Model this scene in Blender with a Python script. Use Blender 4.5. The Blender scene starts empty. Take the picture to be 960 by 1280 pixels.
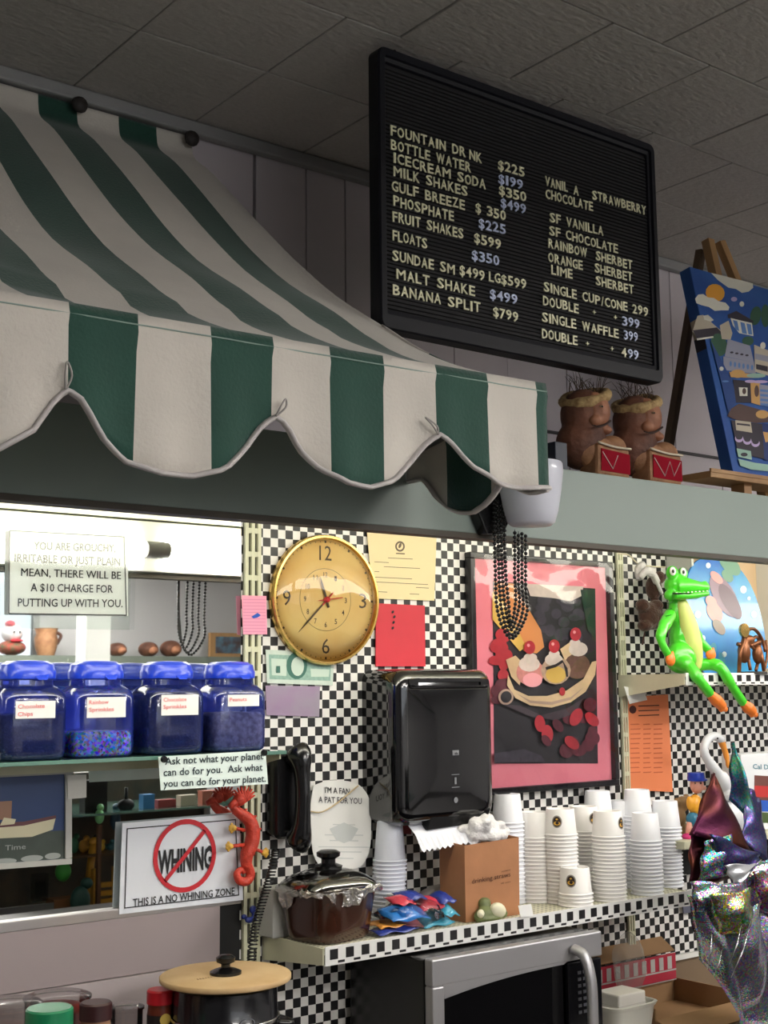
import bpy, bmesh, math, random
import numpy as np
from mathutils import Vector, Matrix
random.seed(7)
PI = math.pi
SC = bpy.context.scene
C = SC.collection
# ---------------------------------------------------------------- camera
FPX = 1645.0
YAW, PIT, ROL = math.radians(52.08), math.radians(7.615), math.radians(-.5515)
CZ = 1.75
Fv = Vector((math.cos(YAW)*math.cos(PIT), math.sin(YAW)*math.cos(PIT), math.sin(PIT)))
R0 = Vector((math.sin(YAW), -math.cos(YAW), 0)); U0 = R0.cross(Fv)
Rv = R0*math.cos(ROL)+U0*math.sin(ROL); Uv = -R0*math.sin(ROL)+U0*math.cos(ROL)
CO = Vector((0, 0, CZ))
cd = bpy.data.cameras.new('camera'); cam = bpy.data.objects.new('camera', cd); C.objects.link(cam)
m3 = Matrix((Rv, Uv, -Fv)).transposed()
cam.matrix_world = Matrix.Translation(CO) @ m3.to_4x4()
cd.sensor_fit = 'VERTICAL'; cd.sensor_height = 24; cd.lens = FPX/1280*24; cd.clip_start = .02
SC.camera = cam
# ---------------------------------------------------------------- view, world, lights
SC.view_settings.view_transform = 'Standard'; SC.view_settings.look = 'None'
SC.view_settings.exposure = 0.14; SC.view_settings.gamma = 1; SC.view_settings.use_curve_mapping = False
w = bpy.data.worlds.new('world'); SC.world = w; w.use_nodes = True
w.node_tree.nodes['Background'].inputs[0].default_value = (.6, .7, .9, 1); w.node_tree.nodes['Background'].inputs[1].default_value = .3
FRONT_W, CEIL_W, TUBE_E, UP_W = 20, 46, 8.2, 56
def area(name, loc, rot, sx, sy, e, col):
    l = bpy.data.lights.new(name, 'AREA'); l.shape = 'RECTANGLE'; l.size = sx; l.size_y = sy; l.energy = e; l.color = col
    o = bpy.data.objects.new(name, l); C.objects.link(o); o.location = loc; o.rotation_euler = rot; return o
area('front_fill', (1.475, -3.98, 2.35), (math.radians(90), 0, 0), 4.8, 1.1, FRONT_W, (.95, .97, 1))  # fill light set in an added, unseen front window, aimed at the awning
for _x, _y in ((.6, -2.9), (3.4, -2.9), (1.9, -1.3), (4.6, -1.3), (3.9, .25)): area('room_light', (_x, _y, 2.795), (0, 0, 0), 1.15, .3, CEIL_W, (1, .97, .93)); area('ceiling_fill', (_x, _y, 2.86), (PI, 0, 0), 1.15, .3, UP_W if _y < 0 else UP_W*.4, (1, .97, .93))  # uplights added to brighten the ceiling; lamp nearest the booth added as fill
# ---------------------------------------------------------------- helpers
D = 2.6
def ray(x, y): return Fv+Rv*((x-480)/FPX)-Uv*((y-640)/FPX)
def at(x, y, Y=None, X=None, Z=None):
    d = ray(x, y)
    t = X/d.x if X is not None else Y/d.y if Y is not None else (Z-CZ)/d.z
    return CO+d*t
def mir(x, y, Y):
    p = at(x, y, Y=2*D-Y); p.y = Y; return p
def mpp(x, y, Y):   # metres per pixel at that spot
    return (at(x, y, Y=Y)-CO).dot(Fv)/FPX
def lin(c):
    return tuple(((v/255/12.92) if v/255 <= .04045 else ((v/255+.055)/1.055)**2.4) for v in c)+(1,)
MC = {}
def mat(name, rgb, rough=.6, metal=0, var=0, vs=20, bump=0, bs=60, coat=0, spec=.5, emit=0, col2=None, stretch=None, sheen=0):
    if name in MC: return MC[name]
    m = bpy.data.materials.new(name); m.use_nodes = True; nt = m.node_tree; b = nt.nodes['Principled BSDF']
    b.inputs['Base Color'].default_value = lin(rgb); b.inputs['Roughness'].default_value = rough
    b.inputs['Metallic'].default_value = metal; b.inputs['Coat Weight'].default_value = coat; b.inputs['Coat Roughness'].default_value = .05
    b.inputs['Specular IOR Level'].default_value = spec
    if sheen: b.inputs['Sheen Weight'].default_value = sheen
    tc = nt.nodes.new('ShaderNodeTexCoord'); mp = nt.nodes.new('ShaderNodeMapping'); nt.links.new(tc.outputs['Object'], mp.inputs[0])
    if stretch: mp.inputs['Scale'].default_value = stretch
    if var or col2:
        n = nt.nodes.new('ShaderNodeTexNoise'); n.inputs['Scale'].default_value = vs; n.inputs['Detail'].default_value = 4
        nt.links.new(mp.outputs[0], n.inputs['Vector'])
        r = nt.nodes.new('ShaderNodeValToRGB')
        a = lin(rgb); c2 = lin(col2) if col2 else tuple(v*(1-var) for v in a[:3])+(1,)
        r.color_ramp.elements[0].position = .35; r.color_ramp.elements[1].position = .65
        r.color_ramp.elements[0].color = c2; r.color_ramp.elements[1].color = a
        nt.links.new(n.outputs['Fac'], r.inputs[0]); nt.links.new(r.outputs[0], b.inputs['Base Color'])
    if bump:
        n2 = nt.nodes.new('ShaderNodeTexNoise'); n2.inputs['Scale'].default_value = bs; n2.inputs['Detail'].default_value = 3
        nt.links.new(mp.outputs[0], n2.inputs['Vector'])
        bp = nt.nodes.new('ShaderNodeBump'); bp.inputs['Strength'].default_value = bump; bp.inputs['Distance'].default_value = .004
        nt.links.new(n2.outputs['Fac'], bp.inputs['Height']); nt.links.new(bp.outputs[0], b.inputs['Normal'])
    if emit:
        b.inputs['Emission Color'].default_value = lin(rgb); b.inputs['Emission Strength'].default_value = emit
    MC[name] = m; return m
def clear(name, rgb, fac=.12, rough=.03, bump=0, bs=15):
    """see-through sheet: tinted transparent + reflection"""
    if name in MC: return MC[name]
    m = bpy.data.materials.new(name); m.use_nodes = True; nt = m.node_tree; nt.nodes.clear()
    o = nt.nodes.new('ShaderNodeOutputMaterial'); mx = nt.nodes.new('ShaderNodeMixShader')
    t = nt.nodes.new('ShaderNodeBsdfTransparent'); t.inputs[0].default_value = lin(rgb)
    g = nt.nodes.new('ShaderNodeBsdfGlossy'); g.inputs['Roughness'].default_value = rough
    fr = nt.nodes.new('ShaderNodeFresnel'); fr.inputs[0].default_value = 1.45
    ad = nt.nodes.new('ShaderNodeMath'); ad.operation = 'ADD'; ad.use_clamp = True; ad.inputs[1].default_value = fac-.04
    nt.links.new(fr.outputs[0], ad.inputs[0]); nt.links.new(ad.outputs[0], mx.inputs[0])
    nt.links.new(t.outputs[0], mx.inputs[1]); nt.links.new(g.outputs[0], mx.inputs[2]); nt.links.new(mx.outputs[0], o.inputs[0])
    if bump:
        n = nt.nodes.new('ShaderNodeTexNoise'); n.inputs['Scale'].default_value = bs; n.inputs['Detail'].default_value = 2; n.inputs['Distortion'].default_value = .8
        tc = nt.nodes.new('ShaderNodeTexCoord'); nt.links.new(tc.outputs['Object'], n.inputs['Vector'])
        bp = nt.nodes.new('ShaderNodeBump'); bp.inputs['Strength'].default_value = bump; bp.inputs['Distance'].default_value = .02
        nt.links.new(n.outputs['Fac'], bp.inputs['Height']); nt.links.new(bp.outputs[0], g.inputs['Normal']); nt.links.new(bp.outputs[0], fr.inputs['Normal'])
    MC[name] = m; return m
def veil(name, rgb, k):
    m = bpy.data.materials.new(name); m.use_nodes = True; nt = m.node_tree; nt.nodes.clear(); o = nt.nodes.new('ShaderNodeOutputMaterial'); mx = nt.nodes.new('ShaderNodeMixShader'); mx.inputs[0].default_value = k
    t = nt.nodes.new('ShaderNodeBsdfTransparent'); d = nt.nodes.new('ShaderNodeBsdfDiffuse'); d.inputs[0].default_value = lin(rgb)
    nt.links.new(t.outputs[0], mx.inputs[1]); nt.links.new(d.outputs[0], mx.inputs[2]); nt.links.new(mx.outputs[0], o.inputs[0]); return m
def checker(name, cell, dark=(22, 22, 24), light=(232, 230, 226), rough=.42):
    if name in MC: return MC[name]
    m = bpy.data.materials.new(name); m.use_nodes = True; nt = m.node_tree; b = nt.nodes['Principled BSDF']
    b.inputs['Roughness'].default_value = rough
    tc = nt.nodes.new('ShaderNodeTexCoord'); mp = nt.nodes.new('ShaderNodeMapping'); mp.inputs['Scale'].default_value = (1/cell, 0, 1/cell)
    mp.inputs['Location'].default_value = (.13, .5, .31)
    ck = nt.nodes.new('ShaderNodeTexChecker'); ck.inputs['Scale'].default_value = 1
    ck.inputs['Color1'].default_value = lin(light); ck.inputs['Color2'].default_value = lin(dark)
    nt.links.new(tc.outputs['Object'], mp.inputs[0]); nt.links.new(mp.outputs[0], ck.inputs['Vector']); nt.links.new(ck.outputs[0], b.inputs['Base Color'])
    MC[name] = m; return m
def wpos(o):
    p = Vector((0, 0, 0))
    while o: p = p+o.location; o = o.parent
    return p
class MB:
    def __init__(s): s.v = []; s.f = []; s.m = []
    def add(s, vs, fs, m=0):
        o = len(s.v); s.v += [tuple(v) for v in vs]; s.f += [tuple(i+o for i in f) for f in fs]; s.m += [m]*len(fs); return s
    def box(s, x0, x1, y0, y1, z0, z1, m=0):
        return s.add([(x0, y0, z0), (x1, y0, z0), (x1, y1, z0), (x0, y1, z0), (x0, y0, z1), (x1, y0, z1), (x1, y1, z1), (x0, y1, z1)],
                     [(0, 3, 2, 1), (4, 5, 6, 7), (0, 1, 5, 4), (1, 2, 6, 5), (2, 3, 7, 6), (3, 0, 4, 7)], m)
    def prism(s, pts, off, m=0):
        pts = [Vector(p) for p in pts]; off = Vector(off); n = len(pts)
        return s.add(pts+[p+off for p in pts], [tuple(range(n)), tuple(range(2*n-1, n-1, -1))]+[(i, i+n, (i+1) % n+n, (i+1) % n) for i in range(n)], m)
    def poly(s, pts, m=0): return s.add(pts, [tuple(range(len(pts)))], m)
    def tube(s, pts, r, n=8, m=0, caps=True, flat=1.0):
        pts = [Vector(p) for p in pts]; k = len(pts); rs = r if hasattr(r, '__len__') else [r]*k
        up = Vector((.13, .2, .97)); vs = []; fs = []; pn = None
        for i, p in enumerate(pts):
            t = (pts[min(i+1, k-1)]-pts[max(i-1, 0)])
            t = t.normalized() if t.length > 1e-9 else Vector((0, 0, 1))
            if pn is None:
                a = t.cross(up)
                if a.length < .05: a = t.cross(Vector((1, 0, 0)))
                a.normalize()
            else:
                a = (pn-t*pn.dot(t)).normalized()
            pn = a; b = t.cross(a)
            for j in range(n):
                g = 2*PI*j/n; vs.append(p+(a*math.cos(g)+b*math.sin(g)*flat)*rs[i])
        for i in range(k-1):
            for j in range(n): fs.append((i*n+j, i*n+(j+1) % n, (i+1)*n+(j+1) % n, (i+1)*n+j))
        if caps: fs += [tuple(range(n-1, -1, -1)), tuple((k-1)*n+j for j in range(n))]
        return s.add(vs, fs, m)
    def lathe(s, prof, c=(0, 0, 0), n=24, m=0, M=None, sq=None, caps=True, sx=1):
        """prof [(r,z)]; sq = superellipse power for squarish sections"""
        vs = []; fs = []; k = len(prof)
        for r, z in prof:
            for j in range(n):
                g = 2*PI*j/n+PI/n; ca, sa = math.cos(g), math.sin(g)
                if sq: q = (abs(ca)**sq+abs(sa)**sq)**(-1/sq); ca *= q; sa *= q
                v = Vector((r*ca*sx, r*sa, z)); v = M @ v if M else v
                vs.append(v+Vector(c))
        for i in range(k-1):
            for j in range(n): fs.append((i*n+j, i*n+(j+1) % n, (i+1)*n+(j+1) % n, (i+1)*n+j))
        if not caps: return s.add(vs, fs, m)
        if prof[0][0] > 1e-6: fs.append(tuple(range(n-1, -1, -1)))
        if prof[-1][0] > 1e-6: fs.append(tuple((k-1)*n+j for j in range(n)))
        return s.add(vs, fs, m)
    def ell(s, c, r, m=0, n=14, k=9, M=None):
        r = r if hasattr(r, '__len__') else (r, r, r); vs = []; fs = []
        for i in range(k+1):
            a = PI*i/k
            for j in range(n):
                g = 2*PI*j/n; v = Vector((r[0]*math.sin(a)*math.cos(g), r[1]*math.sin(a)*math.sin(g), -r[2]*math.cos(a)))
                v = M @ v if M else v
                vs.append(v+Vector(c))
        for i in range(k):
            for j in range(n): fs.append((i*n+j, i*n+(j+1) % n, (i+1)*n+(j+1) % n, (i+1)*n+j))
        return s.add(vs, fs, m)
    def build(s, name, mats, parent=None, smooth=False, bevel=0, remesh=0, solid=0, sub=0, rel=True, sharp=None, weld=False):
        me = bpy.data.meshes.new(name)
        o3 = wpos(parent) if (parent and rel) else Vector((0, 0, 0))
        me.from_pydata([(v[0]-o3.x, v[1]-o3.y, v[2]-o3.z) for v in s.v], [], s.f)
        mats = mats if isinstance(mats, (list, tuple)) else [mats]
        for mm in mats: me.materials.append(mm)
        me.polygons.foreach_set('material_index', s.m)
        me.polygons.foreach_set('use_smooth', [bool(smooth)]*len(s.f))
        me.validate(); me.update()
        if weld:
            bm = bmesh.new(); bm.from_mesh(me); bmesh.ops.remove_doubles(bm, verts=bm.verts, dist=1e-5); bm.to_mesh(me); bm.free()
        if sharp: me.set_sharp_from_angle(angle=math.radians(sharp))
        o = bpy.data.objects.new(name, me); C.objects.link(o); o.parent = parent
        if remesh:
            md = o.modifiers.new('r', 'REMESH'); md.mode = 'VOXEL'; md.voxel_size = remesh; md.use_smooth_shade = True
            md2 = o.modifiers.new('s', 'SMOOTH'); md2.iterations = 3
        if solid:
            md = o.modifiers.new('t', 'SOLIDIFY'); md.thickness = solid; md.offset = 0
        if bevel:
            md = o.modifiers.new('b', 'BEVEL'); md.width = bevel; md.segments = 2; md.limit_method = 'ANGLE'; md.angle_limit = .7
        if sub:
            md = o.modifiers.new('u', 'SUBSURF'); md.levels = sub; md.render_levels = sub
        return o
def tag(o, label, cat, group=None):
    o['label'] = label; o['category'] = cat
    if group: o['group'] = group
    return o
def thing(name, label, cat, loc=(0, 0, 0), group=None):
    o = bpy.data.objects.new(name, None); C.objects.link(o); o.empty_display_size = .02
    o.location = loc; return tag(o, label, cat, group)
def struct(o): o['kind'] = 'structure'; return o
def stuff(o): o['kind'] = 'stuff'; return o
def copy_tree(o, parent=None):
    c = o.copy(); C.objects.link(c)
    if parent: c.parent = parent
    for ch in list(o.children): copy_tree(ch, c)
    return c
def arc(pts, k=6):   # Catmull-Rom
    P = [Vector(p) for p in pts]; out = []
    for i in range(len(P)-1):
        a, b, c, d = P[max(i-1, 0)], P[i], P[i+1], P[min(i+2, len(P)-1)]
        for j in range(k):
            t = j/k; out.append(.5*((2*b)+(c-a)*t+(2*a-5*b+4*c-d)*t*t+(3*b-a-3*c+d)*t**3))
    out.append(P[-1]); return out
def lerp(xs, ys, x): return float(np.interp(x, xs, ys))
TC = {}
def glyphs(s, bold=0):
    k = (s, bold)
    if k not in TC:
        cu = bpy.data.curves.new('t', 'FONT'); cu.body = s; cu.size = 1; cu.resolution_u = 2; cu.offset = 0 if 'M' in s else bold; cu.fill_mode = 'FRONT'
        ob = bpy.data.objects.new('t', cu); me = ob.to_mesh()
        vs = [(v.co.x, v.co.y) for v in me.vertices]; fs = [tuple(p.vertices) for p in me.polygons]
        if 'M' in s and bold > 0:      # this letter's outline folds over when fattened: widen by doubling instead
            n0 = len(vs); f0 = list(fs); v0 = list(vs); vs = [(x-bold, y) for x, y in v0]+[(x+bold, y) for x, y in v0]; fs = f0+[tuple(i+n0 for i in f) for f in f0]
        ob.to_mesh_clear(); bpy.data.objects.remove(ob); bpy.data.curves.remove(cu); TC[k] = (vs, fs)
    return TC[k]
def text(mb, s, A, B, h, m=0, off=(0, -.0008, 0), bold=.01, up=(0, 0, 1)):
    """fit a line of print between the world points A and B (baseline), capital height h"""
    vs, fs = glyphs(s, bold)
    if not vs: return
    x0 = min(v[0] for v in vs); x1 = max(v[0] for v in vs); A = Vector(A); B = Vector(B); off = Vector(off); up = Vector(up)
    d = (B-A)/(x1-x0); mb.add([A+d*(v[0]-x0)+up*(v[1]/.70*h)+off for v in vs], fs, m)
def disc(c, rx, rz, n=20, y=0, rot=0, a0=0, a1=2*PI):
    c = Vector(c); out = []
    for i in range(n):
        a = a0+(a1-a0)*i/(n if a1-a0 > 6.28 else n-1); x, z = rx*math.cos(a), rz*math.sin(a)
        out.append(c+Vector((x*math.cos(rot)-z*math.sin(rot), y, x*math.sin(rot)+z*math.cos(rot))))
    return out
def PXL(pts, Y): return [at(x, y, Y=Y) for x, y in pts]
def pell(cx, cy, rx, ry, Y, rot=0, n=18):
    r = math.radians(rot)
    return [at(cx+rx*math.cos(a)*math.cos(r)-ry*math.sin(a)*math.sin(r), cy+rx*math.cos(a)*math.sin(r)+ry*math.sin(a)*math.cos(r), Y=Y) for a in [2*PI*i/n for i in range(n)]]
# ---------------------------------------------------------------- shared materials
WHITE = mat('white_paint', (225, 225, 220), .6)
CREAM = mat('cream_metal', (208, 208, 180), .45, var=.05)
BLACK = mat('black_plastic', (14, 14, 16), .25)
BLACKM = mat('black_matte', (18, 18, 20), .7)
PAPER = mat('white_paper', (238, 238, 236), .7)
INK = mat('ink', (25, 25, 30), .7)
RED = mat('red_ink', (196, 30, 44), .6)
WALLP = mat('panel_grey', (216, 208, 213), .6, var=.06, vs=3)
CHK = checker('checker_wallpaper', .0211)
WOOD = mat('pale_wood', (176, 138, 92), .55, col2=(146, 108, 68), vs=6, stretch=(1, 1, .15))
GOLD = mat('gold', (214, 178, 104), .25, metal=.9)
# ================================================================ ROOM
ZC = 3.075
def structbox(name, b, m, parent=None, bevel=0):
    o = MB().box(*b).build(name, m, parent, bevel=bevel)
    if parent is None: struct(o)
    return o
structbox('floor', (-4, 7, -4.1, 2.7, -.05, 0), mat('floor_tile', (62, 58, 54), .4, var=.2, vs=4))
CEILM = mat('ceiling_tile', (196, 191, 186), .85, var=.12, vs=120, bump=1, bs=45, stretch=(1, 2.2, 1))
ceil = struct(MB().box(-4, 7, -4.1, 2.7, ZC+.012, ZC+.08).build('ceiling', mat('ceiling_board', (92, 90, 88), .9)))
rows = [(2.27, 2.62, 1.46), (1.98, 2.27, 1.46), (1.675, 1.98, 1.90), (1.37, 1.675, 2.045), (1.065, 1.37, 1.90), (.76, 1.065, 2.045), (.455, .76, 1.9), (.15, .455, 2.045), (-.155, .15, 1.9), (-.46, -.155, 2.045)]
unit = {}
for k, (y0, y1, xo) in enumerate(rows):
    ht = y1-y0
    if ht not in unit:
        unit[ht] = MB().box(.0018, .305-.0018, .0016, ht-.0016, -.006, .013).build('ceiling_tile', CEILM, ceil, rel=False, bevel=.002)
        first = True
    x = xo-.305*9
    while x < 4.9:
        if first: o = unit[ht]; first = False
        else: o = unit[ht].copy(); C.objects.link(o)
        o.location = (x, y0, ZC+random.uniform(-.0016, .0004)); o.rotation_euler = (0, random.uniform(-.003, .003), 0); x += .305
o = MB().box(-4, 7, -4.1, -.462, ZC, ZC+.012).build('rear_tiles', CEILM, ceil); stuff(o)
o = MB().box(-4, -.9, -.46, 2.62, ZC, ZC+.012).box(5.1, 7, -.46, 2.62, ZC, ZC+.012).build('side_tiles', CEILM, ceil); stuff(o)
wb = structbox('wall_back', (-4, 7, 2.62, 2.7, 0, ZC+.01), mat('wall_dark_gap', (24, 23, 24), .9))
# painted board panelling above the booth, one plank per joint
xs = [-1.3, -.9, -.5, -.1, .28, .68, .99, 1.3, 1.636, 1.79, 1.91, 2.10, 2.27, 2.466, 2.7, 2.93, 3.17, 3.39, 3.62, 3.85, 4.1, 4.35, 4.6, 5.0]
for a, b in zip(xs[:-1], xs[1:]):
    g = .014 if abs(a-1.636) < .01 else .003
    MB().box(a+g/2, b-.0015, 2.6+random.uniform(0, .003), 2.62, 2.468, 3.07).build('wall_plank', WALLP, wb, bevel=.001)
for a, b in zip(xs[:-1], xs[1:]):
    if b > 2.4: MB().box(a+.002, b-.002, 2.6, 2.62, 2.218, 2.463).build('wall_plank', WALLP, wb, bevel=.001)
MB().box(-1.3, 2.45, 2.603, 2.62, 2.218, 2.463).build('lower_board', WALLP, wb)
MB().box(-1.3, 5, 2.590, 2.602, 2.459, 2.466).build('panel_moulding', mat('moulding', (70, 68, 70), .6), wb)
# the checkered wallpaper of the booth
MB().box(1.605, 2.93, 2.6, 2.622, .9, 2.206).build('checkered_wallpaper', CHK, wb)
MB().box(2.93, 3.19, 2.6, 2.622, .978, 2.206).build('checkered_wallpaper', CHK, wb)
MB().box(3.19, 5.0, 2.6, 2.622, .978, 2.206).build('checkered_wallpaper', CHK, wb)
MB().box(2.93, 5.0, 2.606, 2.622, .3, .966).build('lower_board', mat('brown_board', (120, 100, 78), .7), wb)
MB().box(-1.2, 1.605, 2.612, 2.622, .3, 2.206).build('lower_board', WHITE, wb)
# backsplash under the mirror: upper and lower board
MB().box(-1.2, 1.545, 2.585, 2.612, 1.16, 1.285).build('backsplash_board', mat('backsplash', (150, 138, 140), .4), wb)
MB().box(-1.2, 1.545, 2.578, 2.612, .86, 1.158).build('backsplash_board', mat('backsplash_low', (168, 158, 160), .4), wb)
MB().box(1.545, 1.605, 2.60, 2.612, .86, 1.285).build('dark_gap', BLACKM, wb)
structbox('trim_1', (-1.3, 5, 2.572, 2.6, 3.036, 3.068), mat('crown_paint', (150, 150, 150), .5), bevel=.006)
# enclosing room
GW = mat('far_wall', (176, 175, 176), .8)
structbox('wall_left', (-4.1, -4, -4.1, 2.7, 0, ZC+.01), GW); structbox('wall_right', (7, 7.1, -4.1, 2.7, 0, ZC+.01), GW)
wf = structbox('wall_front', (3.95, 7, -4.1, -4.0, 0, ZC+.01), GW)
WX0, WX1, WZ0, WZ1 = -1.0, 3.95, 1.75, 2.95
MB().box(-4, WX0, -4.1, -4.0, 0, ZC+.01).build('wall_section', GW, wf)
MB().box(WX0, WX1, -4.1, -4.0, 0, WZ0).build('wall_section', GW, wf)
MB().box(WX0, WX1, -4.1, -4.0, WZ1, ZC+.01).build('wall_section', GW, wf)
ALU = mat('alu', (150, 150, 150), .4, metal=.6)
wn = struct(MB().box(WX0, WX0+.05, -4.06, -4.0, WZ0, WZ1).box(WX1-.05, WX1, -4.06, -4.0, WZ0, WZ1).box(WX0, WX1, -4.06, -4.0, WZ0, WZ0+.05).box(WX0, WX1, -4.06, -4.0, WZ1-.05, WZ1).build('added_window', ALU))  # added, unseen window that holds the front fill light
for x in (.2, 1.45, 2.7): MB().box(x, x+.05, -4.06, -4.0, WZ0, WZ1).build('mullion', ALU, wn)
for a, b in ((WX0, .2), (.25, 1.45), (1.5, 2.7), (2.75, WX1)): MB().box(a, b, -4.035, -4.03, WZ0, WZ1).build('pane', clear('window_glass', (235, 245, 245), .06), wn)
for i, (x, y) in enumerate(((.6, -2.9), (3.4, -2.9), (1.9, -1.3), (4.6, -1.3), (3.9, .25))):  # unseen shop lamps; the last is added to brighten upper wall, header and rack
    t = thing('ceiling_light', 'unseen fluorescent ceiling light over the shop floor, ' + ('left rear', 'right rear', 'nearer the camera', 'near right', 'added near the booth as fill')[i], 'light', (x, y, ZC), 'ceiling lights over the shop floor')
    MB().box(x-.61, x+.61, y-.18, y+.18, 2.80, 2.85).build('fixture_frame', mat('fixture_white', (210, 210, 208), .5), t, bevel=.004)
    for dx in (-.5, .5): MB().tube([(x+dx, y, 2.85), (x+dx, y, ZC)], .004, 6).build('suspension_rod', mat('fixture_white', (0, 0, 0)), t)
sc2 = thing('bounce_block_counter', 'unseen dark counter added under the awning to cut floor bounce', 'counter', (1.8, 1.35, 0))  # added out of view to keep floor bounce off the header
MB().box(-1.2, 4.8, 1.0, 1.72, 1.0, 1.04).build('counter_top', mat('counter_dark', (52, 46, 44), .4), sc2, bevel=.004)
MB().box(-1.15, 4.75, 1.1, 1.62, 0, 1.0).build('counter_front', mat('counter_front', (70, 66, 64), .6), sc2)
# ================================================================ BOOTH HEADER
HG = mat('header_green', (150, 164, 156), .5, var=.05, vs=2)
struct(MB().box(-1.3, 5, 1.985, 2.01, 2.060, 2.218).build('trim_2', HG, bevel=.002))
struct(MB().box(-1.3, 5, 1.983, 2.018, 2.049, 2.060).build('trim_3', mat('header_edge', (92, 86, 76), .6)))
struct(MB().box(-1.3, 5, 2.01, 2.602, 2.206, 2.2175).build('trim_4', mat('soffit_cream', (214, 214, 198), .6)))
# soffit joint strip seen in the mirror
struct(MB().box(-1.3, 5, 2.3, 2.33, 2.200, 2.206).build('trim_5', mat('soffit_cream', (0, 0, 0))))
lt = thing('strip_light', 'long fluorescent strip light fixed behind the green header, lit', 'light', (1.66, 2.03, 2.05))
MB().box(-.9, 4.6, 2.011, 2.04, 2.064, 2.2).build('housing', WHITE, lt, bevel=.003)
TUB = mat('fluorescent', (255, 250, 236), .4, emit=TUBE_E)
MB().box(-.85, 1.625, 2.04, 2.085, 2.070, 2.158).build('diffuser', TUB, lt, bevel=.01)
MB().box(1.70, 4.55, 2.04, 2.085, 2.070, 2.158).build('diffuser', TUB, lt, bevel=.01)
sk = MB().box(1.632, 1.694, 2.04, 2.08, 2.10, 2.14)
sk.tube([(1.63, 2.075, 2.12), (1.696, 2.075, 2.12)], .022, 12); sk.build('lamp_socket', mat('grey_plastic', (120, 120, 118), .5), lt, smooth=True, sharp=40)
exec_after = []
# ================================================================ AWNING
AWW = mat('awning_white', (222, 216, 206), .8, var=.05, vs=14, bump=.25, bs=180, sheen=.3)
AWG = mat('awning_green', (20, 74, 60), .75, var=.12, vs=14, bump=.25, bs=180, sheen=.3)
AWT = mat('awning_piping', (208, 202, 200), .7, bump=.3, bs=220)
aw = thing('awning', 'green and white striped cloth awning with scalloped valance over the counter', 'awning', (1.0, 1.9, 2.2))
FX = [1.58+(-.1075)*k if k > 3 else [1.58, 1.466, 1.353, 1.246][k] for k in range(0, 16)]   # front stripe edges, right to left
FX = [1.606]+[1.580, 1.466, 1.353, 1.246, 1.142, 1.039, .933, .818, .716, .61, .505, .40, .295, .19, .085, -.02, -.125, -.23]
TX = [1.453]+[1.437, 1.350, 1.262, 1.167, 1.077, .985, .893, .80, .707, .613, .52, .427, .333, .24, .147, .053, -.04, -.133]
TX = [1.455, 1.451, 1.363, 1.268, 1.167, 1.077, .985, .893, .80, .707, .613, .52, .427, .333, .24, .147, .053, -.04, -.133]
PY = [2.588, 2.585, 2.572, 2.51, 2.42, 2.333, 2.231, 2.113, 1.98, 1.897, 1.799, 1.707, 1.645, 1.603]
PZ = [3.032, 3.002, 2.972, 2.922, 2.835, 2.749, 2.649, 2.548, 2.460, 2.402, 2.347, 2.308, 2.286, 2.268]
_c = arc([(0, a, b) for a, b in zip(PY, PZ)], 3); PY = [p.y for p in _c]; PZ = [p.z for p in _c]
cv = MB(); NR = len(PY)
for k in range(len(FX)-1):
    col = 0 if k % 2 == 1 else 1          # k=0 thin green hem, k=1 white ...
    if k == 0: col = 0
    vs = []; fs = []; sub = 4
    for r in range(NR):
        t = min(1, max(0, (2.588-PY[r])/(2.588-1.603)))
        for q in range(sub+1):
            a = k+q/sub
            fx = lerp(range(len(FX)), FX, a); tx = lerp(range(len(TX)), TX, a)
            x = tx+(fx-tx)*t
            sag = -.010*math.sin(PI*t)*math.sin(a*.9+1)+.004*math.sin(a*2.3+r*.4)*math.sin(PI*t)
            vs.append((x, PY[r], PZ[r]+sag-(.016*(1.6-fx) if PY[r] < 1.85 else 0)))
    for r in range(NR-1):
        for q in range(sub):
            i = r*(sub+1)+q; fs.append((i, i+1, i+sub+2, i+sub+1))
    cv.add(vs, fs, col)
cv.build('canopy', [AWW, AWG], aw, smooth=True, solid=.003, weld=True)
# valance profile: pixel-measured scallops on the plane of the front bar
VP = [(0, 562), (40, 540), (65, 505), (80, 490), (95, 499), (125, 548), (160, 578), (200, 593), (240, 597), (275, 590), (305, 563), (330, 531), (345, 522), (358, 532), (375, 562), (400, 589), (430, 606), (462, 611), (490, 603), (515, 580), (535, 553), (547, 545), (560, 556), (590, 586), (620, 604), (650, 611), (683, 611)]
BX = []; BZ = []
for x, y in VP: p = at(x, y, Y=1.6); BX.append(p.x); BZ.append(p.z)
BX = [-.3, -.13, 0.0, .065, .10, .20, .36, .42, .50]+BX; BZ = [2.13, 2.12, 1.97, 1.94, 1.935, 1.96, 2.07, 2.12, 1.96]+BZ
BX[0:9] = [-.35, -.22, -.12, .02, .13, .25, .345, .39, .45]; BZ[0:9] = [2.09, 1.97, 1.95, 1.97, 2.08, 1.99, 1.95, 1.94, 1.935]
BX = BX[0:9]+[b for b in BX[9:]]; 
o_ = sorted(zip(BX, BZ)); BX = [a for a, b in o_]; BZ = [b for a, b in o_]
def vtop(x): return 2.262+.012*(x-.6)/1.0
va = MB(); tubes = []
def wav(x, t): return (.006*math.sin(x*27+1.2)+.004*math.sin(x*61))*t
xs_ = sorted(set([-.33+.0125*i for i in range(156)]+FX[:])); xs_ = [x for x in xs_ if -.229 <= x <= 1.606]
NV = 9
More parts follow.
